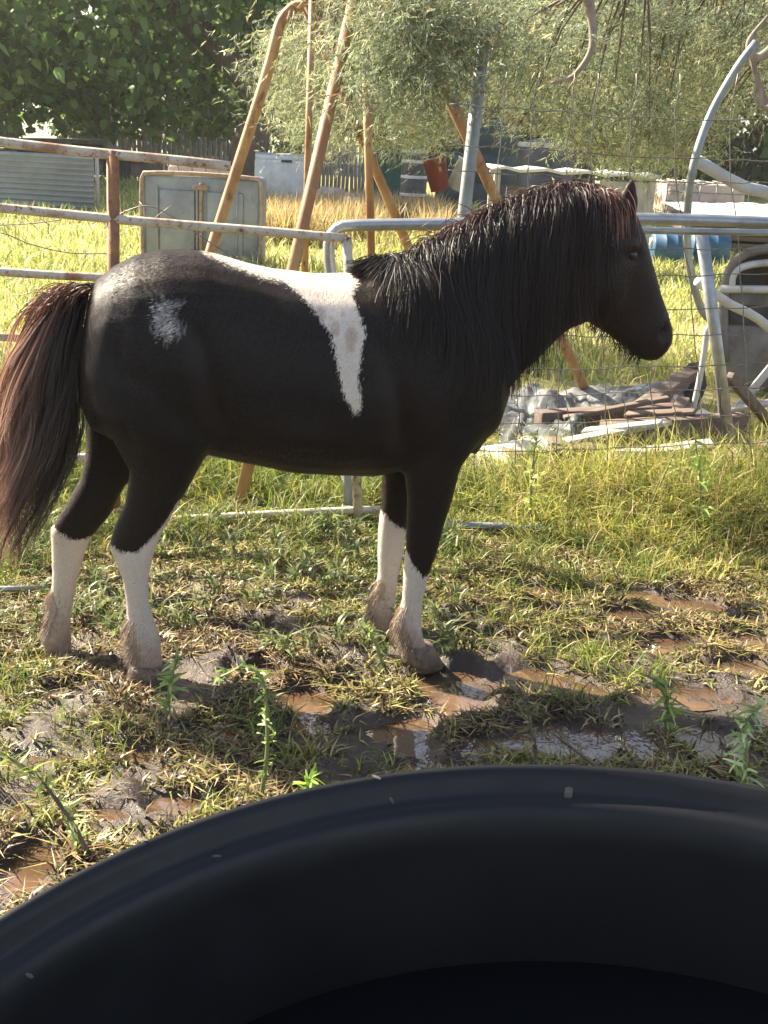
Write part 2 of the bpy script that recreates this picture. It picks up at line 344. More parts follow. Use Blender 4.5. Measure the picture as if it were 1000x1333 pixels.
# soft muscle relief, nostril, mouth, eye socket, jowl
disp = .006 * fbm(V[:, 0] * 7 + V[:, 1] * 3, V[:, 2] * 7, 2, 21) * smooth(.25, .5, V[:, 2])
def dent(p, r, amt, stretch=(1, 1, 1)):
    d = (V - p) / np.array(stretch); return amt * np.exp(-(d ** 2).sum(1) / r ** 2)
for sgn in (-1, 1):
    disp += dent(hp(862, 432, .035 * sgn), .015, -.020, (.8, 1, 1.3)) + dent(hp(857, 424, .04 * sgn), .02, .004)
    disp += dent(hp(824, 332, .075 * sgn), .022, -.009, (1.2, 1, 1)) + dent(hp(826, 321, .08 * sgn), .018, .010, (1.5, 1, .8)) + dent(hp(822, 365, .065 * sgn), .05, -.006, (.6, 1, 1.6)) + dent(hp(800, 372, .075 * sgn), .03, .006, (1, 1, 2))
    disp += dent(hp(772, 385, .085 * sgn), .06, .007)
    pm = np.array([hp(858, 455, .03 * sgn), hp(840, 452, .04 * sgn)])
    for f_ in np.linspace(0, 1, 6): disp += dent(pm[0] * (1 - f_) + pm[1] * f_, .008, -.004)
    disp += dent(hp(250, 470, -.22 * sgn), .10, .008) + dent(hp(580, 480, .19 * sgn), .09, .010) + dent(hp(560, 590, .15 * sgn), .03, -.008)
    # groove between stifle and flank, gaskin line
    for f_ in np.linspace(0, 1, 9):
        disp += dent(hp(292 - 30 * f_, 565 - 130 * f_, .22 * sgn), .030, -.012) + dent(hp(508 + 25 * f_, 455 + 140 * f_, .21 * sgn), .03, -.010) + dent(hp(150 + 20 * f_, 450 + 140 * f_, .19 * sgn), .025, -.009)
        disp += dent(hp(600 - 60 * f_, 470 + 90 * f_, .18 * sgn), .035, .006) + dent(hp(330 + 90 * f_, 575, .24 * sgn), .04, .003)
V2 = V + N * disp[:, None]
me.vertices.foreach_set('co', V2.ravel().astype(np.float32)); me.update()
me.polygons.foreach_set('use_smooth', np.ones(len(me.polygons), dtype=bool))
# coat markings as signed distance fields in the pony's own side view
def poly_sd(pts2, q):
    P = np.asarray(pts2); d = np.full(len(q), 1e9); ins = np.zeros(len(q), bool); n = len(P)
    for i in range(n):
        a, b = P[i], P[(i + 1) % n]; e = b - a; w = q - a
        tt = np.clip((w @ e) / (e @ e), 0, 1); d = np.minimum(d, np.linalg.norm(w - tt[:, None] * e, axis=1))
        c1 = (a[1] > q[:, 1]) != (b[1] > q[:, 1]); xi = a[0] + (q[:, 1] - a[1]) / (b[1] - a[1] + 1e-12) * (b[0] - a[0])
        ins ^= c1 & (q[:, 0] < xi)
    return np.where(ins, d, -d)
def poly_px(px, w): return [hp(u, v, w)[[0, 2]] for u, v in px]
Q = V2[:, [0, 2]]
patch = poly_sd([hp(u, v, w)[[0, 2]] for u, v, w in [(255, 300, 0), (262, 326, 0), (300, 343, -.03), (345, 360, -.06), (372, 368, -.12), (388, 380, -.17), (410, 405, -.2), (432, 436, -.22), (440, 480, -.23), (448, 515, -.23), (465, 541, -.23), (470, 528, -.23), (466, 492, -.23), (471, 460, -.22), (478, 432, -.22), (468, 405, -.2), (461, 385, -.15), (463, 365, -.05), (466, 330, 0)]], Q)
patch = np.where(V2[:, 1] > .06, np.minimum(patch, .04 - (V2[:, 1] - .06)), patch)
spot = poly_sd(poly_px([(202, 396), (218, 388), (238, 396), (230, 408), (242, 428), (222, 447), (206, 440), (196, 424)], -.21), Q); spot = np.where(V2[:, 1] > 0, -.1, spot) - .006
el = np.maximum(.010 - np.linalg.norm(V2 - hp(519, 602, -.15), axis=1) * .3, .010 - np.linalg.norm(V2 - hp(531, 606, -.16), axis=1) * .3)
def leg_white(line, w, wr):
    L = np.array([hp(u, v, w)[[0, 2]] for u, v in line]); o = np.argsort(L[:, 0]); L = L[o]
    zz = np.interp(V2[:, 0], L[:, 0], L[:, 1]); return np.where((V2[:, 1] > wr[0]) & (V2[:, 1] < wr[1]) & (V2[:, 2] < .55), zz - V2[:, 2], -.3)
hs = V2[:, 0] < .40
lw1 = np.where(hs, leg_white([(138, 710), (158, 718), (180, 717), (200, 697), (214, 682), (232, 652)], -.14, (-.4, -.002)), -.3)
lw2 = np.where(hs, leg_white([(58, 680), (80, 695), (100, 702), (125, 700)], .07, (-.002, .4)), -.3)
lw3 = np.where(~hs, leg_white([(520, 690), (526, 704), (537, 734), (552, 753), (566, 748)], -.13, (-.4, -.002)), -.3)
lw4 = np.where(~hs, leg_white([(486, 664), (500, 668), (512, 680), (530, 690)], .08, (-.002, .4)), -.3)
legs = np.maximum.reduce([lw1, lw2, lw3, lw4])
white = np.maximum.reduce([patch, legs])
tan = np.maximum.reduce([r - np.linalg.norm((V2 - hp(u, v, -.21)) * np.array([1, 0, .7]), axis=1) for u, v, r in [(420, 411, .012), (437, 428, .014), (457, 438, .017), (455, 448, .012), (433, 415, .006), (450, 412, .006)]])
tan = np.where(V2[:, 1] > 0, -.1, tan)
brown = (smooth(.66, .42, V2[:, 2]) * .8 * (.5 + .5 * fbm(V2[:, 0] * 5, V2[:, 2] * 5, 3, 44)) + .35 * smooth(.98, 1.08, V2[:, 2]) + .35 * np.clip(fbm(V2[:, 0] * 3, V2[:, 2] * 3, 3, 47), 0, 1)) * smooth(.2, .35, V2[:, 2]) + smooth(.02, .0, np.abs(V2[:, 2] - .45)) * .1 + .5 * smooth(.88, 1.0, V2[:, 0])  # coat's own brown, plus the sun's brown tint painted along the top
for nm, arr in (('white', white), ('tan', tan), ('brown', brown), ('soft', spot)):
    at = me.attributes.new(nm, 'FLOAT', 'POINT'); at.data.foreach_set('value', arr.astype(np.float32))
t = NT('pony_coat'); co = t.co()
def attr(nm): return t.n('ShaderNodeAttribute', attribute_name=nm).outputs['Fac']
mp = t.n('ShaderNodeMapping'); mp.inputs['Scale'].default_value = (60, 60, 17); t.l(co, mp.inputs[0])
fur = t.noise(6, 4, .6, mp.outputs[0]); jag = t.math('MULTIPLY', t.math('SUBTRACT', t.noise(2.2, 4, .75, mp.outputs[0]), .5), .045)
wf = t.ramp(t.math('ADD', t.math('MULTIPLY', t.math('ADD', attr('white'), jag), 90), .5), [(.2, 0.), (.8, 1.)])
blk = t.mix(t.math('MULTIPLY', attr('brown'), t.noise(4, 3, .5, co)), t.mix(fur, (.0125, .0098, .0086), (.019, .015, .013)), (.045, .025, .017))
softf = t.ramp(t.math('ADD', t.math('MULTIPLY', t.math('ADD', attr('soft'), t.math('MULTIPLY', t.math('SUBTRACT', t.noise(9, 4, .7, mp.outputs[0]) if False else t.noise(1.3, 4, .75, mp.outputs[0]), .5), .09)), 30), .5), [(.1, 0.), (.9, .8)])
blk = t.mix(softf, blk, (.30, .285, .275))
wht = t.mix(fur, (.70, .62, .53), (.56, .48, .40))
wht = t.mix(t.ramp(t.math('ADD', t.math('MULTIPLY', attr('tan'), 120), t.noise(50, 3, .6, co)), [(.4, 0.), (.9, .6)]), wht, (.40, .29, .22))
sx = t.n('ShaderNodeSeparateXYZ'); t.l(co, sx.inputs[0])
lo = t.ramp(t.math('ADD', sx.outputs[2], t.math('MULTIPLY', t.noise(14, 5, .7, co), .16)), [(.12, .90), (.21, .36), (.40, .05)])
wht = t.mix(t.math('MULTIPLY', lo, t.ramp(t.noise(28, 4, .65, co), [(.3, .6), (.6, 1.)])), wht, (.24, .15, .10))
wht = t.mix(t.ramp(t.noise(75, 2, .5, co), [(.70, 0.), (.76, .55)]), wht, (.20, .15, .13))
t.set(Base_Color=t.mix(wf, blk, wht), Roughness=t.mix(wf, (.46,) * 3, (.75,) * 3), Specular_IOR_Level=.17, Sheen_Weight=.03, Sheen_Roughness=.4)
t.b.inputs['Sheen Tint'].default_value = (.8, .6, .5, 1)
t.bump(fur, .35, .003)
me.materials.clear(); me.materials.append(t.m)
body = bpy.data.objects.new('body', me); COL.objects.link(body); body.parent = pony.e
bvh = BVHTree.FromPolygons([Vector(v) for v in V2], [tuple(p.vertices) for p in me.polygons])

# hooves
M['hoof'] = mat_two('hoof', (.10, .07, .05), (.20, .14, .10), 16, .4, .6, .6, 0, .5, (.06, .04, .03), .5, .6, 50)
for (ua, va, ub, vb, ut, vt, uc, vc, w) in ((169, 864, 219, 863, 160, 898, 234, 900, -.11), (60, 860, 102, 860, 53, 893, 113, 892, .10), (526, 839, 563, 838, 519, 866, 577, 864, -.10), (485, 821, 521, 822, 478, 843, 533, 844, .10)):
    hv = loft([(ua, va, ub, vb, w, .040), (ua * .8 + ut * .2, va * .8 + vt * .2, ub * .8 + uc * .2, vb * .8 + vc * .2, w, .046), (ut, vt, uc, vc, w, .055), (ut + 8, vt + 4, uc - 8, vc + 4, w, .045)], 18, sup=2.1)
    pony.part('hoof', hv, 'hoof', True, body)
# eyes
t = NT('eye'); t.set(Base_Color=(.02, .012, .008), Roughness=.08); M['eye'] = t.m
for sgn in (-1, 1):
    p = hp(824, 332, .072 * sgn); q = bvh.find_nearest(Vector(p))[0]
    bm = bmesh.new(); bmesh.ops.create_uvsphere(bm, u_segments=16, v_segments=10, radius=.0165)
    bm.transform(Matrix.Translation((q.x, q.y - .0075 * sgn, q.z))); bm.verts.ensure_lookup_table()
    pony.part('eye', ([tuple(v.co) for v in bm.verts], [tuple(v.index for v in f.verts) for f in bm.faces]), 'eye', True, body); bm.free()

# hair: flat tapered ribbons
def ribbons(P, width, cols, tipcols):
    """P (n,m,3) strands; ribbons turned by random directions"""
    n, m, _ = P.shape
    T = np.gradient(P, axis=1); T /= np.linalg.norm(T, axis=2)[..., None] + 1e-9
    r = rng.normal(size=(n, 1, 3)) * .6 + np.array([.9, -.2, 0]); S = np.cross(T, np.cross(r, T)); S /= np.linalg.norm(S, axis=2)[..., None] + 1e-9
    prof = np.linspace(1, .12, m) ** .6
    Wd = np.asarray(width).reshape(-1, 1, 1) * prof[None, :, None]
    Vv = np.stack([P - S * Wd, P + S * Wd], 2).reshape(-1, 3)
    b = (np.arange(n)[:, None] * m * 2 + np.arange(m - 1)[None] * 2).ravel()
    Fq = np.stack([b, b + 1, b + 3, b + 2], 1)
    tt = np.linspace(0, 1, m)[None, :, None] ** 1.5
    C = cols[:, None, :] * (1 - tt) + tipcols[:, None, :] * tt
    return Vv, Fq, np.repeat(C, 2, axis=1).reshape(-1, 3)
def mane():
    crest = curve([hp(470, 352), hp(500, 344), hp(540, 328), hp(588, 302), hp(640, 275), hp(692, 252), hp(740, 240), hp(772, 243)], 60)
    lend = [(0, .12), (.12, .22), (.25, .34), (.42, .40), (.6, .43), (.8, .41), (1, .28)]
    P = []; C = []; TC = []; m = 11
    for k in range(560):
        tt = random.random() ** .9; ci = crest[min(int(tt * 59), 59)]
        Lk = np.interp(tt, *zip(*lend)) * random.uniform(.76, 1.22 - .22 * max(0, tt - .45)); drift = random.uniform(-.22, .12) + .05
        side = -1 if random.random() < .93 else 1
        out0 = random.uniform(.0, .030); lift = 0
        redk = smooth(.6, .98, np.array(tt)) * .3; vk = random.choice((.7, .9, 1.2, 1.7, 2.3)); bk = random.random() ** 3  # lock tone varies; the paler locks have sunlit grey put into their colour
        for j in range(24):
            L = Lk * random.uniform(.85, 1.08); st = L / (m - 1)
            p = Vector(ci + np.array([random.gauss(0, .012), side * random.uniform(-.01, .02), random.uniform(-.006, .008)]))
            d = Vector((random.uniform(-.15, .15), side * .75, random.uniform(-.4, .75))).normalized()
            off = out0 + abs(random.gauss(0, .006)) + .003; pts = [np.array(p)]
            jx = random.gauss(0, .07)
            for i in range(1, m):
                g = Vector((drift + jx + .05 * math.sin(i * .7 + k), side * .03, -1.0)).normalized()
                d = (d * .45 + g * .55).normalized(); p = p + d * st
                loc, nor, ix, dist = bvh.find_nearest(p)
                if loc is not None:
                    sdist = (p - loc).dot(nor)
                    o_ = off * min(1, i / 4)
                    if sdist < o_: p = loc + nor * o_
                pts.append(np.array(p))
            P.append(pts); v = random.uniform(.7, 1.3) * vk
            red = max(0, random.random() * .7 - .45) + redk * (random.random() < .35)
            base = np.array([.0095, .0075, .0072]) * v * (1 - red) + np.array([.11, .045, .03]) * red
            C.append(base); TC.append(base * .9 + np.array([.05, .028, .02]) * bk * random.random())
    return np.array(P), np.array(C), np.array(TC)
P, C, TC = mane()
pony.part('mane', ribbons(P, rng.uniform(.0005, .0012, len(P)), C, TC)[:2], 'hair', True, None, ribbons(P, .002, C, TC)[2])
def strands(roots, dirs, L, curl, grav, m=12):
    n = len(roots); P = np.zeros((n, m, 3)); P[:, 0] = roots; d = dirs / np.linalg.norm(dirs, axis=1)[:, None]; st = (L / (m - 1))[:, None]
    for i in range(1, m):
        d = d + np.array([0, 0, -1.]) * grav[:, None] + rng.normal(size=(n, 3)) * curl; d /= np.linalg.norm(d, axis=1)[:, None]
        P[:, i] = P[:, i - 1] + d * st
    return P
# forelock and crest fluff
n = 330; r = np.array([hp(770 + 28 * rng.random(), 246 + 10 * rng.random(), -.04 + .05 * rng.random()) for _ in range(n)])
Pf = strands(r, np.stack([rng.normal(.25, .25, n), rng.normal(-.8, .2, n), rng.normal(.25, .2, n)], 1), rng.uniform(.08, .17, n), .06, np.full(n, .32))
n2_ = 380; r2 = np.array([hp(u, np.interp(u, [560, 640, 740, 796], [313, 274, 239, 248]), -.01) for u in rng.uniform(560, 800, n2_)])
Pg = strands(r2, np.stack([rng.normal(-.8, .3, n2_), rng.normal(-.3, .3, n2_), rng.normal(.35, .25, n2_)], 1), rng.uniform(.04, .11, n2_), .08, np.full(n2_, .16))
P = np.concatenate([Pf, Pg]); red = (rng.random(len(P)) * .8)[:, None]; C = np.array([.022, .014, .013]) * (1 - red) + np.array([.20, .10, .075]) * red
C[:n] = C[:n] * 1.5
a3 = ribbons(P, rng.uniform(.0007, .0015, len(P)), C, C * 1.5); pony.part('forelock', a3[:2], 'hair', True, None, a3[2])
# tail
axis = curve([hp(126, 380), hp(104, 372), hp(82, 388), hp(64, 440), hp(52, 520), hp(42, 600), hp(28, 660), hp(12, 716)], 40)
halfw = np.interp(np.linspace(0, 1, 40), [0, .08, .2, .4, .6, .8, 1], [.035, .065, .095, .115, .115, .085, .05])
P = []; C = []; TC = []; m = 18
for k in range(270):
    a = random.uniform(0, 2 * math.pi); rr = math.sqrt(random.random()); off = np.array([math.cos(a) * rr, math.sin(a) * rr * .7])
    Lt = random.uniform(.72, 1.12) if random.random() < .45 else random.uniform(.35, .85); ph = random.uniform(0, 6); wav = random.uniform(.006, .038)
    start = random.uniform(0, .22); stray = random.choice((0, 0, .04, .08, .13))
    for j in range(16):
        o2 = off + rng.normal(0, .06, 2); tt = np.minimum(np.linspace(start, Lt * random.uniform(.85, 1.0), m), 1.12); ii = tt * 39; i0 = np.clip(ii.astype(int), 0, 38); fr = (ii - i0)[:, None]
        c = axis[i0] * (1 - fr) + axis[i0 + 1] * fr; hw = np.interp(tt, np.linspace(0, 1, 40), halfw)
        g = np.linspace(.55, 1, m)
        fly = max(0, -off[0]) * stray * tt ** 2
        q = c + np.stack([hw * o2[0] * g - fly + wav * np.sin(tt * 9 + ph) * g, hw * o2[1] * g + wav * np.cos(tt * 8 + ph) * g, .25 * hw * o2[0] * g * (1 - tt)], 1)
        P.append(q); lf = np.clip((-o2[0] * 1.1 + .34), 0, 1); red = lf * random.uniform(.2, 1) * random.choice((.4, 1, 1.6))  # left strands redder and paler: bleached hair with sunlight painted in
        b = np.array([.016, .013, .013]) * (1 - red) + np.array([.36, .18, .12]) * red
        C.append(b); tp = np.array([.66, .46, .36]) * (.25 + .75 * lf) * random.uniform(.5, 1.4); TC.append(b * .4 + tp * .6)
a3 = ribbons(np.array(P), rng.uniform(.0007, .0016, len(P)), np.array(C), np.array(TC)); pony.part('tail', a3[:2], 'tail_hair', True, None, a3[2])
# tail dock fluff (short reddish hair at the root) joins the tail hair
n = 500; r = np.array([hp(u, v, w) for u, v, w in zip(*(lambda uu: (uu, np.interp(uu, [60, 75, 95, 122], [392, 374, 366, 374]) + rng.uniform(0, 14, n), rng.normal(0, .03, n)))(rng.uniform(60, 120, n)))])
Pk = strands(r, np.stack([rng.normal(-.9, .25, n), rng.normal(-.1, .3, n), rng.normal(.02, .22, n)], 1), rng.uniform(.05, .13, n), .06, np.full(n, .16))
red = (.3 + .7 * rng.random(n))[:, None]; C = np.array([.02, .015, .014]) * (1 - red) + np.array([.14, .055, .032]) * red
a3 = ribbons(Pk, rng.uniform(.0007, .0014, n), C, C * 1.3); pony.part('tail_fluff', a3[:2], 'tail_hair', True, None, a3[2])
# feathers at the fetlocks
for (hind, near) in ((1, 1), (1, 0), (0, 1), (0, 0)):
    k = (V2[:, 2] < .19) & (V2[:, 2] > .065) & ((V2[:, 0] < .4) == bool(hind)) & ((V2[:, 1] < 0) == bool(near)) & (N[:, 0] < .55 - (V2[:, 2] - .05) * 5); ids = np.flatnonzero(k); n = 700; ids = rng.choice(ids, n)
    d = N[ids] * .38 + np.array([-.28, 0, -.95]) + rng.normal(size=(n, 3)) * .12; back = np.clip(-N[ids][:, 0], 0, 1)
    Pk = strands(V2[ids] - N[ids] * .002, d, (.012 + .040 * back) * rng.uniform(.5, 1.2, n), .05, np.full(n, .12), 6)
    k = np.clip(rng.random(n) * .8 + (V2[ids][:, 2] - .08) * 3, 0, 1)[:, None]; C = np.array([.56, .46, .37]) * k + np.array([.26, .17, .115]) * (1 - k)
    a3 = ribbons(Pk, rng.uniform(.0006, .0013, n), C, C * .75); pony.part('feather', a3[:2], 'hair', True, body, a3[2])
# short coat hair all over the body, lying back and down
me.calc_loop_triangles(); nt = len(me.loop_triangles); TV = np.zeros(nt * 3, dtype=np.int32); me.loop_triangles.foreach_get('vertices', TV); TV = TV.reshape(-1, 3)
ar = np.linalg.norm(np.cross(V2[TV[:, 1]] - V2[TV[:, 0]], V2[TV[:, 2]] - V2[TV[:, 0]]), axis=1); n = 210000; ti = rng.choice(nt, n, p=ar / ar.sum()); w3 = rng.dirichlet((1, 1, 1), n)
rt = (V2[TV[ti]] * w3[..., None]).sum(1); nr = (N[TV[ti]] * w3[..., None]).sum(1); nr /= np.linalg.norm(nr, axis=1)[:, None]; sp_ = (spot[TV[ti]] * w3).sum(1); wf_ = np.maximum((white[TV[ti]] * w3).sum(1) + rng.normal(0, .004, n), np.where(rng.random(n) < .5 * smooth(-.012, .012, sp_ + .022 * fbm(rt[:, 0] * 55, rt[:, 2] * 22, 2, 3)), .01, -1)); tn_ = (tan[TV[ti]] * w3).sum(1); bw_ = (brown[TV[ti]] * w3).sum(1)
fl = np.array([-.55, 0, -.65]) + .35 * np.stack([vnoise(rt[:, 0] * 6, rt[:, 2] * 6, 5), vnoise(rt[:, 0] * 6, rt[:, 2] * 6, 6), vnoise(rt[:, 0] * 6, rt[:, 2] * 6, 7)], 1); headm = rt[:, 0] > 1.12; fl[headm] = [.3, 0, -.8]
fl -= nr * (fl * nr).sum(1)[:, None]; fl /= np.linalg.norm(fl, axis=1)[:, None] + 1e-6; d = fl + nr * rng.uniform(.05, .20, n)[:, None] + rng.normal(size=(n, 3)) * .07; L = rng.uniform(.006, .012, n)
sd_ = np.cross(d, nr); sd_ /= np.linalg.norm(sd_, axis=1)[:, None] + 1e-6; hw = rng.uniform(.0004, .0008, n)[:, None]
VV = np.stack([rt - sd_ * hw, rt + sd_ * hw, rt + d * L[:, None]], 1).reshape(-1, 3)
cb_ = np.array([.0145, .0112, .0098]) * rng.uniform(.85, 1.15, (n, 1)) + np.array([.034, .016, .009]) * (bw_ * rng.random(n))[:, None]; mud = smooth(.21, .05, rt[:, 2] + rng.normal(0, .04, n))[:, None]
cw_ = np.array([.66, .585, .50]) * rng.uniform(.75, 1.1, (n, 1)); cw_ = cw_ * (1 - mud * .75) + np.array([.24, .15, .10]) * mud * .75; cw_ = np.where((tn_ + rng.normal(0, .004, n) > .002)[:, None], np.array([.42, .31, .24]), cw_)
pony.part('coat_hair', (VV, np.arange(n * 3).reshape(-1, 3)), 'coat_hair', False, body, np.repeat(np.where((wf_ > 0)[:, None], cw_, cb_), 3, 0))
# beard hair under the jaw
n = 220; r = np.array([np.array(bvh.find_nearest(Vector(hp(u, np.interp(u, [765, 800, 830], [432, 456, 470]), rng.normal(0, .02))))[0]) for u in rng.uniform(762, 832, n)])
Pk = strands(r, np.stack([rng.normal(-.3, .3, n), rng.normal(0, .2, n), rng.normal(-.8, .2, n)], 1), rng.uniform(.015, .045, n), .08, np.full(n, .1), 6)
C = np.repeat(np.array([[.03, .02, .017]]), n, 0); a3 = ribbons(Pk, rng.uniform(.0006, .0012, n), C, C * 1.5); pony.part('chin_hair', a3[:2], 'hair', True, body, a3[2])

# ------------------------------------------------------------------ stock tank

TCX, TCY, TZ = .2945, .5765, .62
t = NT('tank_plastic'); co = t.co()
n1 = t.noise(5, 6, .65, co); mp = t.n('ShaderNodeMapping'); mp.inputs['Scale'].default_value = (3, 3, 40); t.l(co, mp.inputs[0])
sc = t.ramp(t.noise(14, 5, .7, co), [(.62, 0.), (.78, .30)])
t.set(Base_Color=t.mix(sc, t.mix(n1, (.0044, .0048, .0058), (.0072, .0076, .0088)), (.030, .028, .025)), Roughness=t.ramp(n1, [(.35, .34), (.65, .50)]), Specular_IOR_Level=.34)
t.bump(t.noise(45, 4, .6, co), .12, .004); M['tank'] = t.m
tank = Thing('stock_tank', 'large round black plastic stock tank full of water beside muddy grass', 'stock tank', (TCX, TCY, 0))
ir = [(.80, .600), (.804, .612), (.798, .620), (.792, .617), (.786, .604), (.781, .590), (.777, .583), (.772, .5815), (.766, .580), (.762, .574), (.756, .561), (.750, .53), (.715, .30), (.68, .05), (.66, .04), (.02, .04)]
orp = [(.02, .0), (.70, .0), (.715, .02), (.762, .45), (.784, .575), (.79, .585), (.80, .588), (.80, .600)]
tank.part('wall', lathe((TCX, TCY, 0), orp, 120), 'tank')
wall_in = tank.part('rim', lathe((TCX, TCY, 0), ir[:8], 160), 'tank')
tank.part('inner_wall', lathe((TCX, TCY, 0), ir[7:], 160), 'tank')
t = NT('tank_water'); co = t.co(); t.set(Base_Color=(.004, .005, .007), Roughness=.05, IOR=1.33, Specular_IOR_Level=.12)
t.bump(t.noise(6, 3, .5, co), .16, .03); M['tank_water'] = t.m
wv = lathe((0, 0, 0), [(.0, 0), (.3, 0), (.6, 0), (.7238, 0)], 96)
tag(new_mesh('tank_water', wv[0], wv[1], 'tank_water', None, True, None, (TCX, TCY, .36)), kind='structure')
# bits of leaf and straw stuck to the tank
bits = [(490, 1012, .012, 'pale dry leaf flake stuck on the outer lip of the tank rim'), (186, 1093, .012, 'small dry leaf flake on the curved tank rim near the weeds'), (282, 1115, .010, 'small pale leaf flake below the tank rim'),
        (740, 1033, .028, 'long narrow dry leaf lying on the tank rim lip'), (510, 1042, .010, 'tiny white flake on the tank lip'), (38, 1270, .011, 'dry flake on the inner side of the tank')]
M['dry_leaf'] = mat_two('dry_leaf', (.12, .105, .085), (.07, .06, .05), 40, .4, .6, .7, 0, .2)
def tank_hit(u, v):
    d = ray(u, v); o = np.array([0, 0, H]); prev = None
    for tt in np.linspace(.7, 2.2, 3000):
        p = o + d * tt; r = math.hypot(p[0] - TCX, p[1] - TCY)
        if p[2] < .36: return p * [1, 1, 0] + [0, 0, .361], True
        if p[2] < .63 and r > .6 and r < .81:
            rr = np.array([q[0] for q in ir[:13]]); zz = np.array([q[1] for q in ir[:13]])
            zs = np.interp(-r, -rr[2:], zz[2:])
            if p[2] <= zs and p[1] > TCY: return p, False
    return p, True
for (u, v, L, lab) in bits:
    p, flat = tank_hit(u, v); n = 9; a = random.uniform(0, 3); rad = np.array([p[0] - TCX, p[1] - TCY, 0]); r_ = np.linalg.norm(rad); rad /= r_
    rr = np.array([q[0] for q in ir[2:13]])[::-1]; zz = np.array([q[1] for q in ir[2:13]])[::-1]; sl = (np.interp(r_ + .004, rr, zz) - np.interp(r_ - .004, rr, zz)) / .008
    nz = np.array([0, 0, 1.]) if flat else (np.array([0, 0, 1.]) - rad * sl); nz /= np.linalg.norm(nz); t1 = np.cross(nz, rad if not flat else [1, 0, 0]); t1 /= np.linalg.norm(t1); t2 = np.cross(nz, t1)
    if not flat: p = np.array([p[0], p[1], np.interp(r_, rr, zz)])
    ex, ey = t1 * math.cos(a) + t2 * math.sin(a), t2 * math.cos(a) - t1 * math.sin(a)
    V = np.array([nz * .0012] + [ex * L * .55 * math.cos(2 * math.pi * k / n) + ey * L * .2 * math.sin(2 * math.pi * k / n) + nz * .0006 for k in range(n)])
    tag(new_mesh('leaf_flake', V, [(0, 1 + k, 1 + (k + 1) % n) for k in range(n)], 'dry_leaf', None, True, None, p), lab, 'leaf')

# ------------------------------------------------------------------ fences
def grounded(p): return np.array([p[0], p[1], float(ground_h(p[0], p[1]))])
def pipe(u0, v0, y0, u1, v1, y1, r, bends=0, sag=0.0, n=14, sides=10):
    A, B = at_y(u0, v0, y0), at_y(u1, v1, y1); tt = np.linspace(0, 1, n)[:, None]; P = A * (1 - tt) + B * tt
    P[:, 2] -= sag * 4 * (tt * (1 - tt))[:, 0]
    P[:, 2] += bends * np.sin(tt[:, 0] * 9); return tube(P, r, sides)
pf = Thing('pipe_fence', 'rusty cream pipe rail fence panel behind the pony', 'fence', grounded(at_y(147, 640, 4.02)))
yl = lambda u: 3.92 + .00042 * u
for (u0, v0, u1, v1, r) in ((-140, 170, 300, 217, .017), (-140, 259, 452, 311, .016), (-140, 347, 300, 369, .015), (-140, 436, 430, 449, .015), (-140, 519, 430, 521, .015), (-140, 600, 425, 588, .015), (-140, 692, 495, 663, .014)):
    pf.part('rail', pipe(u0, v0, yl(u0), u1, v1, yl(u1), r, .002), 'rust_cream')
b = at_y(147, 640, yl(147)); top = at_y(147, 196, yl(147)); P0 = grounded(b) - [0, 0, .25]
pf.part('post', tube([P0, [top[0], top[1] - .0, top[2]]], .021, 10), 'rust')
e1 = at_y(451, 308, yl(452)); e2 = at_y(455, 368, yl(452)); e3 = grounded(at_y(470, 668, yl(452))) - [0, 0, .1]
pf.part('end_post', tube([e1, e2, e3], .018, 10), 'rust_cream')
e1 = at_y(-135, 168, yl(-135)); e3 = grounded(at_y(-150, 690, yl(-135))) - [0, 0, .1]
pf.part('end_post', tube([e1, e3], .018, 10), 'rust_cream')

YG = 4.20
gate = Thing('gate', 'galvanised steel gate with rounded corner behind the pony neck', 'gate', grounded(at_y(440, 690, YG)))
top = curve([at_y(440, 420, YG), at_y(429, 340, YG), at_y(430, 308, YG), at_y(442, 296, YG), at_y(470, 293, YG), at_y(600, 291, YG), at_y(840, 285, YG), at_y(1150, 296, YG)], 60)
gate.part('top_rail', tube(top, .021, 12), 'galv')
gate.part('second_rail', tube([at_y(600, 300, YG + .09), at_y(845, 300, YG + .09), at_y(1150, 306, YG + .09)], .013, 10), 'galv')
g0 = grounded(at_y(456, 690, YG)) - [0, 0, .15]
gate.part('hinge_stile', tube([at_y(438, 400, YG), at_y(453, 640, YG), g0], .017, 10), 'galv_dull')
gr = grounded(at_y(1150, 690, YG)); gate.part('latch_stile', tube([at_y(1150, 294, YG), gr - [0, 0, .15]], .02, 10), 'galv_dull')
br = curve([at_y(500, 698, 4.1), at_y(600, 693, 4.1), at_y(690, 686, 4.1), at_y(707, 680, 4.12)], 20)
bp = Thing('loose_pipe', 'grey steel pipe lying in the grass under the wire mesh', 'pipe', grounded(br[8])); br[:, 2] = ground_h(br[:, 0], br[:, 1]) + .022
bp.part('tube', tube(br, .016, 10), 'galv_dull')
rod = [grounded(at_z(-40, 778)) + [0, 0, .02], grounded(at_z(62, 770)) + [0, 0, .02]]
rp = Thing('loose_rod', 'pale grey rod lying on the ground behind the white hind legs', 'rod', rod[1]); rp.part('shaft', tube(rod, .010, 8), 'galv_dull')

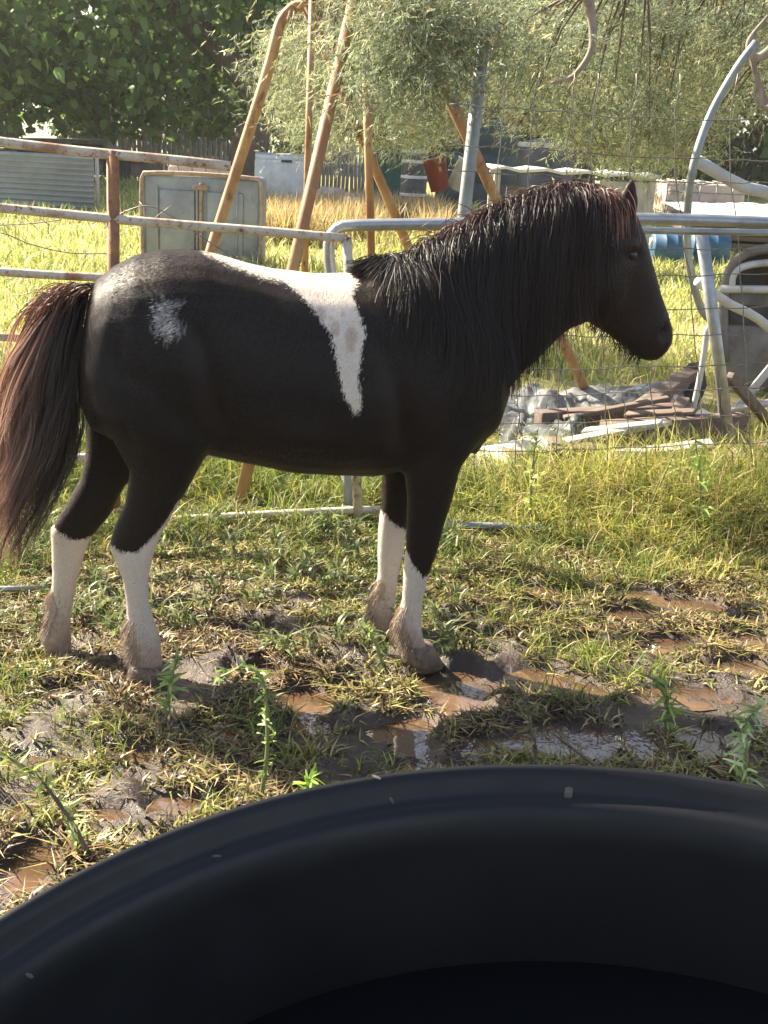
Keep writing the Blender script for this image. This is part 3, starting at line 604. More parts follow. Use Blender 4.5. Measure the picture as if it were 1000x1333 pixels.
# wire mesh fence
YM = 4.55
mesh_f = Thing('wire_mesh_fence', 'rusty woven wire mesh fence rising above the gate', 'fence', grounded(at_y(800, 690, YM)))
def wire_line(px, y, r=.0022, jit=.004, sag=0):
    P = curve([at_y(u, v, y) for u, v in px], 26); P += rng.normal(0, jit, P.shape) * [1, .3, 1]; P = curve(P, 40); return tube(P, r, 5)
for (v0, v1) in ((140, 160), (192, 210), (226, 240), (318, 322), (358, 352), (404, 396), (436, 430), (478, 470), (512, 500), (548, 534), (584, 570), (620, 600), (654, 634)):
    mesh_f.part('wire', wire_line([(585, v0 - (v1 - v0) * .2), (700, v0 + 3), (850, (v0 + v1) / 2 + 4), (1120, v1)], YM), 'wire')
for (ub, ut) in ((612, 650), (668, 690), (722, 738), (795, 770), (862, 820), (925, 878), (985, 950), (1040, 1010)):
    mesh_f.part('wire', wire_line([(ut + 10, 95), (ut, 200), ((ut + ub) / 2, 400), (ub, 680)], YM + .006, .0024), 'wire')
for (ub, vb) in ((640, 668), (690, 672), (755, 668), (830, 665), (895, 655), (958, 650)):
    mesh_f.part('wire', wire_line([(ub - 25, 480), (ub - 12, 560), (ub, vb)], YM + .006, .0019), 'wire')

def pole_thing(name, label, cat, px, r, mat, y0, y1, foot=None, group=None):
    n = len(px); ysq = np.linspace(y0, y1, n); P = np.array([at_y(u, v, yy) for (u, v), yy in zip(px, ysq)])
    P = curve(P, 26) if n > 2 else P
    f = P[-1] if P[-1][2] < P[0][2] else P[0]
    T = Thing(name, label, cat, (f[0], f[1], max(0, f[2]) if foot is None else 0), group); T.part('tube', tube(P, r, 10), mat); return T
p0 = at_y(628, 60, 4.75); gq = grounded(at_y(590, 470, 4.75)); g2 = at_y(578, 540, 5.25)
T = Thing('steel_post', 'dull galvanised post leaning behind the pony mane', 'post', grounded(g2)); T.part('tube', tube([at_y(632, 30, 5.25), at_y(604, 280, 5.25), np.array([at_y(575, 560, 5.25)[0], 5.25, -.2])], .029, 12), 'galv_dull')
y_ = at_z(963, 592)[1]
T = Thing('steel_post', 'straight galvanised post leaning beside the old car body', 'post', grounded(at_z(963, 592))); b = grounded(at_z(963, 592))
T.part('tube', tube([at_y(913, 300, y_ - .35), b - [0, 0, .15]], .028, 12), 'galv')
ap = curve([at_y(985, 55, 5.2), at_y(960, 88, 5.2), at_y(925, 150, 5.2), at_y(903, 215, 5.15), at_y(895, 275, 5.2), at_y(897, 340, 5.3), at_y(912, 400, 5.4), at_y(935, 445, 5.55), np.array([at_y(950, 560, 5.7)[0], 5.75, -.1])], 50)
T = Thing('bent_pipe', 'bent galvanised pipe curving up into the cedar foliage', 'pipe', grounded(ap[-1])); T.part('tube', tube(ap, .018, 12), 'galv_dull')
def seg_thing(name, label, cat, pts, r, mat):
    P = np.array(pts); k = np.argmin(P[:, 2]); T = Thing(name, label, cat, P[k]); T.part('tube', tube(curve(P, 20), r, 12), mat); return T
seg_thing('brace_pipe', 'pale white brace pipe leaning from the bent pipe over the white sheet', 'pipe', [at_y(905, 208, 5.3), at_y(960, 240, 5.4), at_y(1060, 300, 5.5), np.array([at_y(1250, 420, 5.7)[0], 5.8, 0])], .028, 'white_pipe')
seg_thing('brace_pipe', 'shiny white diagonal pipe leaning across the old car body', 'pipe', [at_y(908, 366, 5.25), at_y(950, 396, 5.35), at_y(1010, 434, 5.5), np.array([at_y(1180, 545, 5.6)[0], 5.8, 0])], .022, 'white_pipe')
seg_thing('brace_pipe', 'short white pipe standing upright in front of the old car wheel', 'pipe', [at_y(921, 425, 5.9), at_y(915, 470, 5.9), at_y(907, 512, 5.9), np.array([at_y(895, 560, 5.9)[0], 5.9, -.05])], .016, 'white_pipe')

# barbed wire strands on the left
bw = Thing('barbed_wire', 'loose barbed wire strands strung behind the pipe fence', 'wire', grounded(at_y(60, 600, 4.3)))
def barbed(px, y):
    P = curve([at_y(u, v, y) for u, v in px], 40); vf = [tube(P, .0022, 5)]
    for i in range(3, 38, 5):
        d = rng.normal(0, .016, 3); vf.append(tube([P[i] - d, P[i] + d], .0014, 4))
    return cat_vf(*vf)
bw.part('strand', barbed([(-60, 300), (0, 303), (40, 318), (90, 329), (145, 330)], 4.3), 'wire')
bw.part('strand', barbed([(-60, 296), (0, 293), (40, 291), (80, 286)], 4.3), 'wire')
bw.part('strand', barbed([(145, 283), (190, 268), (230, 285), (262, 308), (300, 331), (340, 345)], 4.3), 'wire')
bw.part('stake', tube([at_y(146, 215, 4.3), np.array([at_y(150, 600, 4.3)[0], 4.3, -.1])], .012, 8), 'rust')

# ------------------------------------------------------------------ swing frame
sw = Thing('swing_frame', 'rusty yellow swing set frame with slanted pipe legs behind fence', 'swing set', grounded(at_z(308, 662)))
A2 = at_y(479, -80, 5.1); A1 = at_y(397, 2, 7.5)
l2 = at_z(306, 664); r2 = at_z(782, 534); l1 = at_z(222, 482); r1 = at_z(592, 452)
def leg(a, b, r=.030): return tube([a, b - np.array([0, 0, .06])], r, 10)
sw.part('leg', leg(A2 + [.0, 0, 0], l2, .025), 'swing_rust'); sw.part('leg', leg(A2 + [.03, .02, 0], r2, .027), 'swing_rust')
bend = curve([l1 - [0, 0, .06], at_y(275, 325, 7.2), at_y(345, 105, 7.4), at_y(358, 55, 7.45), at_y(366, 28, 7.5), at_y(381, 11, 7.5), at_y(400, 4, 7.5), at_y(470, -12, 7.2)], 60)
sw.part('leg', tube(bend, .034, 12), 'swing_rust'); sw.part('leg', leg(A1, r1, .032), 'swing_rust')
sw.part('top_bar', tube([A1 + [0, 0, .02], A2 + [0, 0, .0]], .03, 10), 'swing_rust')
sw.part('hanger', tube([at_y(407, -8, 7.0), np.array([at_y(397, 345, 7.0)[0], 7.0, .45])], .020, 8), 'swing_rust')
sw.part('hanger', tube([at_y(473, -30, 6.2), np.array([at_y(490, 330, 6.2)[0], 6.2, .45])], .021, 8), 'swing_rust')
sw.part('seat_bar', tube([np.array([at_y(397, 345, 7.0)[0], 7.0, .46]), np.array([at_y(490, 330, 6.2)[0], 6.2, .46])], .02, 8), 'swing_rust')

# ------------------------------------------------------------------ junk yard
def place(u, v, z=0.0):
    p = at_z(u, v, z); p[2] = 0; return p
def px2m(y): return y / (F * cp)      # metres per photo pixel at distance y (near the horizon)
# corrugated sheet
p = place(60, 279); y = p[1]; T = Thing('corrugated_sheet', 'grey corrugated iron sheet standing on edge in the yellow grass', 'metal sheet', p)
xa, xb = at_y(-160, 279, y)[0], at_y(123, 279, y)[0]; zt = at_y(60, 200, y)[2]; nz = 72; V = []
for i in range(nz + 1):
    z = zt * i / nz
    for xx in (xa, xb):
        for th in (0, .012): V.append((xx, y + .016 * math.sin(i / nz * zt * 2 * math.pi / .076) + th + .05 * z, z))
Fc = []
for i in range(nz):
    a = i * 4; b = a + 4; Fc += [(a, a + 2, b + 2, b), (a + 1, b + 1, b + 3, a + 3), (a, b, b + 1, a + 1), (a + 2, a + 3, b + 3, b + 2)]
T.part('sheet', (V, Fc), 'corrugated'); T.part('stake', tube([(xb + .03, y + .1, -.1), (xb + .03, y + .12, zt + .1)], .03, 6), 'wood_grey')
# old pressed-metal panel (fridge door like)
p = place(262, 345); y = p[1]; m_ = px2m(y); w_, h_ = 147 * m_, 106 * m_
T = Thing('metal_cabinet', 'grey pressed metal cabinet shell with rusty edges standing in grass', 'cabinet', p, None, math.radians(-4))
T.part('shell', box((0, .16, h_ / 2), (w_, .3, h_), bev=.05), 'panel_grey')
T.part('frame', cat_vf(*[tube(curve(q, 30), .022, 8) for q in ([(-w_ / 2 + .01, -.0, .02), (-w_ / 2 + .01, 0, h_ - .12), (-w_ / 2 + .12, 0, h_ - .01), (w_ / 2 - .12, 0, h_ - .01), (w_ / 2 - .01, 0, h_ - .12), (w_ / 2 - .01, 0, .02)],)]), 'rust_edge')
for sx_ in (-1, 1):
    T.part('panel', box((sx_ * w_ * .2, -.002, h_ * .45), (w_ * .30, .035, h_ * .74), bev=.014), 'panel_grey')
T.part('divider', box((0, -.01, h_ * .48), (.035, .04, h_ * .86), bev=.01), 'rust_edge'); T.part('latch', box((0.0, -.03, h_ * .86), (.16, .03, .05), bev=.008), 'rust_edge')
for sx_ in (-.36, -.03, .3): T.part('rib', box((sx_ * w_, -.02, h_ * .5), (.02, .03, h_ * .7), bev=.006), 'panel_grey')
# caged plastic totes
def tote(u0, u1, vt, vb, label, ypos=None):
    p = place((u0 + u1) / 2, vb) if ypos is None else at_y((u0 + u1) / 2, vb, ypos) * [1, 1, 0]; y = p[1]
    w = (u1 - u0) * px2m(y); h = max(at_y((u0 + u1) / 2, vt, y)[2], .5)
    T = Thing('caged_tote', label, 'tote', p); c = p + [0, w / 2, 0]
    T.part('pallet', box(tuple(c + [0, 0, .07]), (w, w, .13), bev=.01), 'wood_grey')
    T.part('bottle', box(tuple(c + [0, 0, .14 + (h - .16) / 2]), (w * .94, w * .94, h - .16), bev=.06), 'plastic_pink')
    T.part('lid', lathe(tuple(c + [0, 0, h - .03]), [(.11, 0), (.11, .05), (.0, .05)], 16), 'plastic_white')
    for k in range(6):
        xx = c[0] + (k / 5 - .5) * w; T.part('cage_bar', cat_vf(tube([(xx, p[1] - .01, .12), (xx, p[1] - .01, h)], .011, 6), tube([(xx, p[1] - .01, h), (xx, p[1] + w, h)], .011, 6)), 'galv_dull')
    for k in range(4): T.part('cage_bar', tube([(c[0] - w / 2, p[1] - .018, .2 + (h - .2) * k / 3), (c[0] + w / 2, p[1] - .018, .2 + (h - .2) * k / 3)], .011, 6), 'galv_dull')
tote(218, 300, 214, 262, 'pinkish caged plastic tote behind the grey metal cabinet', 17.5)
tote(868, 965, 238, 290, 'pinkish caged plastic tote under the cedar behind white sheet')
# table-like workbench with pale sheet roof
p = at_y(742, 300, 13.0) * [1, 1, 0]; y = 13.0; m_ = px2m(y); w_ = 200 * m_; zt = at_y(742, 226, y)[2]
T = Thing('workbench', 'low bench with weathered pale sheet top behind the pony crest', 'bench', p)
nn = 12; V = [(p[0] + w_ * (i / nn - .5), p[1] + d, zt + .018 * math.sin(i * 2.1 + d) + th) for i in range(nn + 1) for d in (-.1, .8) for th in (0, .03)]
Fc = []
for i in range(nn):
    a = i * 4; b = a + 4; Fc += [(a, b, b + 2, a + 2), (a + 1, a + 3, b + 3, b + 1), (a, a + 1, b + 1, b), (a + 2, b + 2, b + 3, a + 3)]
Fc += [(0, 2, 3, 1), (nn * 4, nn * 4 + 1, nn * 4 + 3, nn * 4 + 2)]
T.part('top_sheet', (V, Fc), 'tarp_white')
T.part('side_board', box((p[0] + w_ * .3, p[1] + .0, zt * .55), (w_ * .3, .04, zt * .8), bev=.006), 'wood_grey'); T.part('side_board', box((p[0] - w_ * .15, p[1] + .02, zt * .55), (w_ * .5, .04, zt * .6), bev=.006), 'wood')
for sx_ in (-.46, .46):
    for d in (0, .7): T.part('leg', box((p[0] + sx_ * w_, p[1] + d, zt / 2), (.07, .07, zt), bev=.006), 'wood_grey')
# white sheet over something at far right
def sheet(name, label, cat, corners, mat, amp, freq, seed, n=40, thick=.012, group=None, ridge=0.0):
    a, b, c, d = [np.array(q, float) for q in corners]; U, W = np.meshgrid(np.linspace(0, 1, n), np.linspace(0, 1, n)); U = U.ravel()[:, None]; W = W.ravel()[:, None]
    P = a * (1 - U) * (1 - W) + b * U * (1 - W) + c * U * W + d * (1 - U) * W
    edge = .06 * fbm(U[:, 0] * 9 + seed, W[:, 0] * 9, 3, seed)
    P[:, 0] += edge; P[:, 1] += edge * .5
    q1 = P[:, 0] * freq + .8 * fbm(P[:, 0] * 1.3, P[:, 1] * 1.3, 2, seed); q2 = P[:, 1] * freq * .55 + .6 * fbm(P[:, 0] * 1.5, P[:, 1] * 1.1, 2, seed + 2)
    rid = 1 - np.abs(vnoise(q1 * .7 + q2 * .9, q2 * .5 - q1 * .25, seed)) * 2.0; rid2 = 1 - np.abs(vnoise(q1 * 1.9 - q2 * 1.2, q2 * 1.1, seed + 7)) * 2.0
    rid3 = 1 - np.abs(vnoise(q1 * 4.1 + q2 * 2.2, q2 * 2.6 - q1, seed + 9)) * 2.0
    env = (np.sin(np.pi * U[:, 0].clip(.01, .99)) * np.sin(np.pi * W[:, 0].clip(.01, .99))) ** .45
    P[:, 2] += env * (amp * np.clip(rid, -.2, 1) + amp * .55 * np.clip(rid2, -.3, 1) + amp * .22 * np.clip(rid3, -.3, 1))
    P[:, 2] = np.maximum(P[:, 2], ground_h(P[:, 0], P[:, 1]) + .01)
    i = np.arange(n * n).reshape(n, n); q = np.stack([i[:-1, :-1], i[:-1, 1:], i[1:, 1:], i[1:, :-1]], -1).reshape(-1, 4)
    base = np.array([P[:, 0].mean(), P[:, 1].mean(), P[:, 2].min()])
    o = new_mesh(name, P - base, q, mat, None, True, None, base); so = o.modifiers.new('t', 'SOLIDIFY'); so.thickness = thick; so.offset = 1
    tag(o, label, cat, group); return o
xa = at_y(885, 290, 16.0); xb = at_y(1120, 295, 16.0); zt = at_y(950, 274, 16.0)[2]
sheet('plastic_sheet', 'crumpled white plastic sheet draped over a low heap behind gate', 'sheet', [(xa[0], 15.6, zt - .06), (xb[0], 15.6, zt - .05), (xb[0], 17.2, zt + .05), (xa[0], 17.2, zt)], 'tarp_white', .05, 2.5, 31)
T = Thing('timber_stack', 'dark timber stack carrying the white plastic sheet', 'timber', ((xa[0] + xb[0]) / 2, 16.4, 0))
for k in range(5): T.part('plank', box(((xa[0] + xb[0]) / 2, 16.4, .08 + k * (zt - .14) / 5), (xb[0] - xa[0] - .1, 1.0, (zt - .14) / 5 - .03), bev=.01), 'wood')
# dark round tank, big dark green tank, striped barrel, buckets
def cyl(name, label, cat, u0, u1, vt, yd, mat, prof=None, bands=None):
    c = at_y((u0 + u1) / 2, 240, yd) * [1, 1, 0]; r = (u1 - u0) / 2 * px2m(yd); h = at_y((u0 + u1) / 2, vt, yd)[2]
    T = Thing(name, label, cat, c); T.part('shell', lathe(tuple(c), [(r * .02, 0), (r * .97, 0), (r, .03 * h), (r, .30 * h), (r * .985, .31 * h), (r, .33 * h), (r, .63 * h), (r * .985, .64 * h), (r, .66 * h), (r, .95 * h), (r * .95, h), (r * .3, h * 1.05), (r * .02, h * 1.06)], 36), mat)
    return T, c, r, h
T, c, r, h = cyl('water_tank', 'dark grey round water tank with pale rim behind the bench', 'tank', 674, 742, 186, 19, 'plastic_dark'); T.part('rim', lathe(tuple(c + [0, 0, h * .95]), [(r * 1.02, 0), (r * 1.03, .05), (r * .96, .07)], 36), 'concrete')
T, c, r, h = cyl('rain_tank', 'big dark green rainwater tank shaded behind the buckets', 'tank', 572, 668, 160, 24, 'plastic_green')
T, c, r, h = cyl('barrel', 'dark barrel with pale hoops beside the green cloth', 'barrel', 523, 554, 195, 20, 'plastic_dark')
for k in (.35, .6, .82, .96): T.part('hoop', lathe(tuple(c + [0, 0, h * k]), [(r * 1.01, 0), (r * 1.04, .02), (r * 1.01, .05)], 28), 'plastic_white')
def bucket(label, u, vb, vt, yd, mat, tilt):
    c = at_y(u, vb, yd); h = (vb - vt) * px2m(yd); r = h * .36; T = Thing('bucket', label, 'bucket', (c[0], c[1], 0))
    V, Fc = lathe((0, 0, 0), [(.01, 0), (r * .8, 0), (r, h), (r * 1.06, h), (r * 1.06, h - .02), (r * .96, h - .03), (r * .76, .02), (.01, .02)], 24)
    a = tilt; V = V @ np.array([[math.cos(a), 0, math.sin(a)], [0, 1, 0], [-math.sin(a), 0, math.cos(a)]]).T; V = V + [c[0], c[1], 0]; V[:, 2] += max(c[2], -V[:, 2].min())
    T.part('pail', (V, Fc), mat); hh = np.array([c[0], c[1], V[:, 2].max()]); T.part('handle', tube(curve([hh + [-r, 0, -.02], hh + [0, -.1, .05], hh + [r, 0, -.02]], 12), .008, 5), 'wire'); return T
bucket('red bucket leaning by the dark green tank', 573, 248, 210, 18.0, 'plastic_red', -.25)
bucket('white bucket tipped against the red bucket', 591, 246, 210, 18.2, 'plastic_white', .45)
xa = at_y(486, 215, 21); xb = at_y(524, 240, 21)
o = sheet('green_cloth', 'green shade cloth hung beside the striped barrel', 'cloth', [(xa[0], 21, .02), (xb[0], 21, .02), (xb[0] + .1, 21.4, at_y(520, 190, 21)[2]), (xa[0], 21.4, at_y(490, 180, 21)[2])], 'green_cloth', .05, 2, 41, 24)
# white picket boards far behind
pk = Thing('picket_fence', 'weathered pale paling fence far behind the swing frame', 'fence', at_y(450, 240, 27) * [1, 1, 0]); k = 0
for u in np.arange(395, 520, 5.2):
    c = at_y(u, 240, 27); zt = at_y(u, 186 + random.uniform(-4, 4), 27)[2]; pk.part('paling', box((c[0], 27 + random.uniform(-.02, .02), zt / 2), (.075, .025, zt), ry=random.uniform(-.03, .03)), 'wood_grey')
a, b = at_y(393, 200, 27.06), at_y(522, 200, 27.06); pk.part('rail', tube([a, b], .03, 6), 'wood_grey')
pk2 = Thing('picket_fence', 'paling fence in tree shade behind the corrugated sheet', 'fence', at_y(200, 230, 28) * [1, 1, 0])
for u in np.arange(150, 300, 6.5):
    c = at_y(u, 240, 28); zt = at_y(u, 178 + random.uniform(-6, 6), 28)[2]; pk2.part('paling', box((c[0], 28 + random.uniform(-.02, .02), zt / 2), (.09, .025, zt), ry=random.uniform(-.03, .03)), 'wood_grey')
a, b = at_y(148, 205, 28.06), at_y(302, 205, 28.06); pk2.part('rail', tube([a, b], .03, 6), 'wood_grey')
# parked pale ute / trailer and loose heap items
def car(u0, u1, vt, vb, yd, label, mat, rz=0.0):
    c = at_y((u0 + u1) / 2, vb, yd) * [1, 1, 0]; L = (u1 - u0) * px2m(yd); h = max(at_y((u0 + u1) / 2, vt, yd)[2], .9)
    T = Thing('wrecked_car', label, 'car', c, None, rz if rz else 1e-4)
    prof = [(-.5, .18), (-.49, .45), (-.3, .52), (-.2, .95), (.18, 1.0), (.32, .60), (.47, .52), (.5, .20)]; Wd = .8
    V = [(px * L, s * Wd * (1 if pz < .6 else .8), pz * h) for px, pz in prof for s in (-1, 1)]; n = len(prof)
    Fc = [(2 * i, 2 * i + 2, 2 * i + 3, 2 * i + 1) for i in range(n - 1)] + [tuple(2 * i for i in range(n))[::-1], tuple(2 * i + 1 for i in range(n)), (0, 1, 2 * n - 1, 2 * n - 2)]
    T.part('body', (V, Fc), mat, False)
    T.part('window', box((-.09 * L, -Wd * .905, .77 * h), (.20 * L, .03, .26 * h), rx=-.28), 'dark_inside', False); T.part('window', box((.15 * L, -Wd * .905, .77 * h), (.15 * L, .03, .26 * h), rx=-.28), 'dark_inside', False)
    for sx_ in (-.3, .3):
        V, Fc = lathe((0, 0, 0), [(.02, -.09), (.17, -.09), (.19, -.10), (.29, -.09), (.31, -.05), (.31, .05), (.29, .09), (.02, .09)], 22); V = V[:, [0, 2, 1]]
        T.part('wheel', (V + [sx_ * L, -Wd * .96, .31], Fc), 'tyre')
    return T
car(-30, 205, 190, 250, 27, 'dark wrecked car in the shade behind the corrugated sheet', 'old_car')
c = at_y(372, 250, 22) * [1, 1, 0]; T = Thing('chest_freezer', 'old white chest freezer dumped beside the mulberry trunk', 'freezer', c, None, .12)
T.part('cabinet', box((0, 0, .42), (1.15, .6, .78), bev=.04), 'plastic_white'); T.part('lid', box((.02, .05, .86), (1.17, .62, .09), rx=.06, bev=.03), 'plastic_white'); T.part('handle', box((0, -.32, .80), (.2, .03, .04), bev=.008), 'dark_inside'); T.part('vent', box((.3, -.302, .14), (.4, .01, .1), bev=.003), 'dark_inside')
def chunk(name, label, cat, u, v, yd, s, mat, seed, group=None):
    bm = bmesh.new(); bmesh.ops.create_icosphere(bm, subdivisions=2, radius=1); r = random.Random(seed)
    for vtx in bm.verts: vtx.co *= r.uniform(.75, 1.15)
    bm.transform(Matrix.Diagonal((s[0], s[1], s[2], 1))); bm.verts.ensure_lookup_table(); c = at_y(u, v, yd)
    zm = min(q.co.z for q in bm.verts); o = new_mesh(name, [tuple(q.co) for q in bm.verts], [tuple(q.index for q in f.verts) for f in bm.faces], mat, None, False, None, (c[0], c[1], -zm - .02)); bm.free()
    tag(o, label, cat, group); return o
chunk('rock', 'pale brown boulder lying behind the pinkish seed grass', 'rock', 432, 245, 19, (.36, .3, .28), 'stone', 1); chunk('rock', 'low grey boulder next to the white crate', 'rock', 465, 246, 20, (.3, .3, .2), 'concrete', 2)
chunk('rock', 'small boulder in the grass before the white chest freezer', 'rock', 382, 250, 20, (.3, .25, .2), 'stone', 3)
for (u, vb, vt, yd, w, mat, lab, rz) in ((468, 250, 226, 18.5, .42, 'plastic_white', 'white plastic crate on the dry grass by the boulders', .2), (505, 255, 240, 18, .5, 'panel_grey', 'grey metal box lying near the striped barrel', -.3), (512, 238, 222, 19.5, .5, 'tarp_white', 'pale carton stacked behind the grey metal box', .5)):
    c = at_y(u, vb, yd) * [1, 1, 0]; h = (vb - vt) * px2m(yd) * 1.2; T = Thing('box', lab, 'box', c, None, rz)
    T.part('shell', box((0, 0, h / 2), (w, w * .7, h), bev=.02), mat); T.part('lid', box((0, 0, h + .012), (w * 1.04, w * .74, .03), bev=.008), mat); T.part('handle', box((0, -w * .37, h * .7), (w * .3, .02, .04), bev=.005), 'dark_inside')
# blue barrels / trough beyond the gate
def drum_lying(label, u0, u1, v0, v1, yd, mat, group=None):
    c = at_y((u0 + u1) / 2, (v0 + v1) / 2, yd); L = (u1 - u0) * px2m(yd); r = (v1 - v0) / 2 * px2m(yd); T = Thing('drum', label, 'drum', (c[0], c[1], 0))
    V, Fc = lathe((0, 0, 0), [(.01, -L / 2), (r * .93, -L / 2), (r, -L / 2 + .02), (r, -L * .17), (r * 1.04, -L * .16), (r, -L * .14), (r, L * .14), (r * 1.04, L * .16), (r, L * .17), (r, L / 2 - .02), (r * .93, L / 2), (.01, L / 2)], 28)
    T.part('shell', (V[:, [2, 1, 0]] + [c[0], c[1], r], Fc), mat); T.part('bung', (lathe((0, 0, 0), [(.05, 0), (.05, .03), (.01, .03)], 12)[0][:, [2, 1, 0]] * [-1, 1, 1] + [c[0] - L / 2, c[1], r * 1.4], lathe((0, 0, 0), [(.05, 0), (.05, .03), (.01, .03)], 12)[1]), 'plastic_white')
drum_lying('blue plastic drum lying beyond the gate rails', 850, 893, 302, 340, 14.6, 'plastic_blue'); drum_lying('bright blue drum lying beside the old car body', 900, 945, 302, 341, 14.9, 'plastic_blue')
# old car shell at right edge
c = at_y(1010, 470, 7.0) * [1, 1, 0]; T = Thing('car_body', 'rusted rounded old car shell stacked with junk at the yard edge', 'car', c)
arch = curve([at_y(944, 470, 7.0), at_y(942, 400, 7.0), at_y(950, 352, 7.0), at_y(972, 330, 7.0), at_y(1030, 322, 7.0), at_y(1120, 330, 7.0), at_y(1160, 420, 7.0), at_y(1170, 500, 7.0)], 30)
V = np.concatenate([arch, arch + [.12, .35, 0]]); n = 30; T.part('shell', (V, [(i, i + 1, n + i + 1, n + i) for i in range(n - 1)] + [tuple(n + i for i in range(n))]), 'old_car')
T.part('window_frame', tube(arch, .03, 8), 'old_car')
arch2 = curve([at_y(953, 378, 6.98), at_y(955, 358, 6.98), at_y(975, 345, 6.98), at_y(1040, 340, 6.98)], 16); T.part('trim', tube(arch2, .022, 8), 'white_pipe')
a = at_y(938, 376, 6.97); b = at_y(1060, 378, 6.97); T.part('waist_bar', tube([a, b], .024, 8), 'white_pipe')
a = at_y(938, 398, 7.02); T.part('door', box((a[0] + .55, 7.04, a[2] - .12), (1.0, .05, .26), bev=.015), 'dark_inside'); T.part('sill', box((a[0] + .55, 7.03, .22), (1.05, .06, .38), bev=.02), 'old_car')
T.part('skirt', box((a[0] + .55, 7.06, .5), (1.02, .05, .22), bev=.02), 'old_car')
# tarps, beams and planks beyond the mesh
def P3(u, v, z): return at_z(u, v, z)
sheet('tarpaulin', 'crumpled grey tarpaulin heap behind the wire mesh', 'tarpaulin', [P3(628, 568, .02), P3(800, 560, .02), P3(800, 508, .12), P3(655, 515, .10)], 'tarp', .085, 3.6, 51, 90)
sheet('tarpaulin', 'crumpled grey tarpaulin beside the leaning plank', 'tarpaulin', [P3(770, 560, .03), P3(905, 556, .03), P3(890, 502, .10), P3(780, 505, .10)], 'tarp', .075, 3.4, 57, 90)
sheet('plastic_sheet', 'dirty white plastic sheet spread along the fence bottom', 'sheet', [P3(600, 614, .03), P3(740, 608, .03), P3(740, 584, .06), P3(625, 584, .06)], 'tarp_white', .05, 4, 63, 50)
sheet('plastic_sheet', 'black plastic sheeting crumpled in front of the grey tarpaulin', 'sheet', [P3(640, 596, .02), P3(790, 592, .02), P3(800, 556, .05), P3(660, 560, .05)], 'plastic_dark', .08, 3.6, 71, 70)
sheet('plastic_sheet', 'torn grey plastic lying under the leaning plank', 'sheet', [P3(820, 588, .02), P3(960, 580, .02), P3(950, 552, .06), P3(840, 556, .06)], 'tarp', .07, 3.8, 75, 60)
def beam(label, name, a, b, w, h, mat):
    a, b = np.array(a), np.array(b); L = np.linalg.norm(b - a); mid = (a + b) / 2; d = (b - a) / L; rz = math.atan2(d[1], d[0]); ry = -math.asin(d[2])
    base = a if a[2] < b[2] else b; T = Thing(name, label, 'timber', (base[0], base[1], 0)); V, Fc = box(tuple(mid), (L, w, h), rz=rz, ry=ry, bev=.006); T.part('board', (V, Fc), mat)
    ends = box(tuple(a + d * .0 + [0, 0, 0]), (.02, w * 1.02, h * 1.02), rz=rz, ry=ry); return T
beam('thick brown timber beam lying along the heap', 'timber_beam', P3(785, 572, .09), P3(965, 560, .09), .09, .17, 'wood')
beam('short timber beam tilted under the thick brown beam', 'timber_beam', P3(660, 592, .07), P3(800, 582, .07), .16, .05, 'wood')
beam('weathered plank leaning up from the crumpled tarpaulin', 'timber_plank', P3(812, 545, .05) , at_y(902, 484, P3(812, 545, .05)[1] + .3), .10, .045, 'wood')
beam('brown board lying at the foot of the galvanised post', 'timber_plank', P3(800, 600, .03), P3(1060, 590, .03), .14, .03, 'wood')
beam('pinkish board lying under the white diagonal pipe', 'timber_plank', P3(955, 590, .05), P3(1060, 570, .15), .12, .03, 'wood')
for k in range(9):
    u = random.uniform(650, 960); v = random.uniform(520, 596); a = P3(u, v, .13); an = random.uniform(-.5, .5) + (math.pi / 2 if k % 4 == 0 else 0); L = random.uniform(.25, .6); b2 = a + np.array([math.cos(an) * L, math.sin(an) * L, random.uniform(-.02, .14)])
    g_ = k % 2; T = beam('short %s scrap board lying in the tarpaulin heap' % ('weathered grey' if g_ else 'dark brown'), 'scrap_board', a, b2, random.uniform(.05, .11), .022, 'wood_grey' if g_ else 'wood'); T.e['group'] = '%s scrap boards in the heap' % ('grey' if g_ else 'brown')
beam('thin wooden stake leaning from the galvanised post to the ground', 'wooden_stake', np.array(at_y(950, 490, 5.6)), P3(1010, 560, .02), .04, .05, 'wood')
beam('long dark timber lying behind the thick brown beam', 'timber_beam', P3(700, 548, .10), P3(880, 538, .10), .08, .10, 'wood')
beam('thin wooden stake crossing the white diagonal pipe', 'wooden_stake', np.array(at_y(1010, 470, 5.9)), P3(940, 555, .02), .04, .04, 'wood_grey')
chunk('plastic_bag', 'crumpled white plastic bag by the weathered plank', 'bag', 868, 522, 6.1, (.10, .09, .10), 'plastic_white', 9); chunk('plastic_bag', 'crumpled white bag lying beside the thick brown beam', 'bag', 912, 545, 5.9, (.09, .09, .07), 'plastic_white', 10)
chunk('debris_block', 'black broken block at the top of the leaning plank', 'block', 905, 470, 6.6, (.09, .07, .14), 'dark_inside', 11)

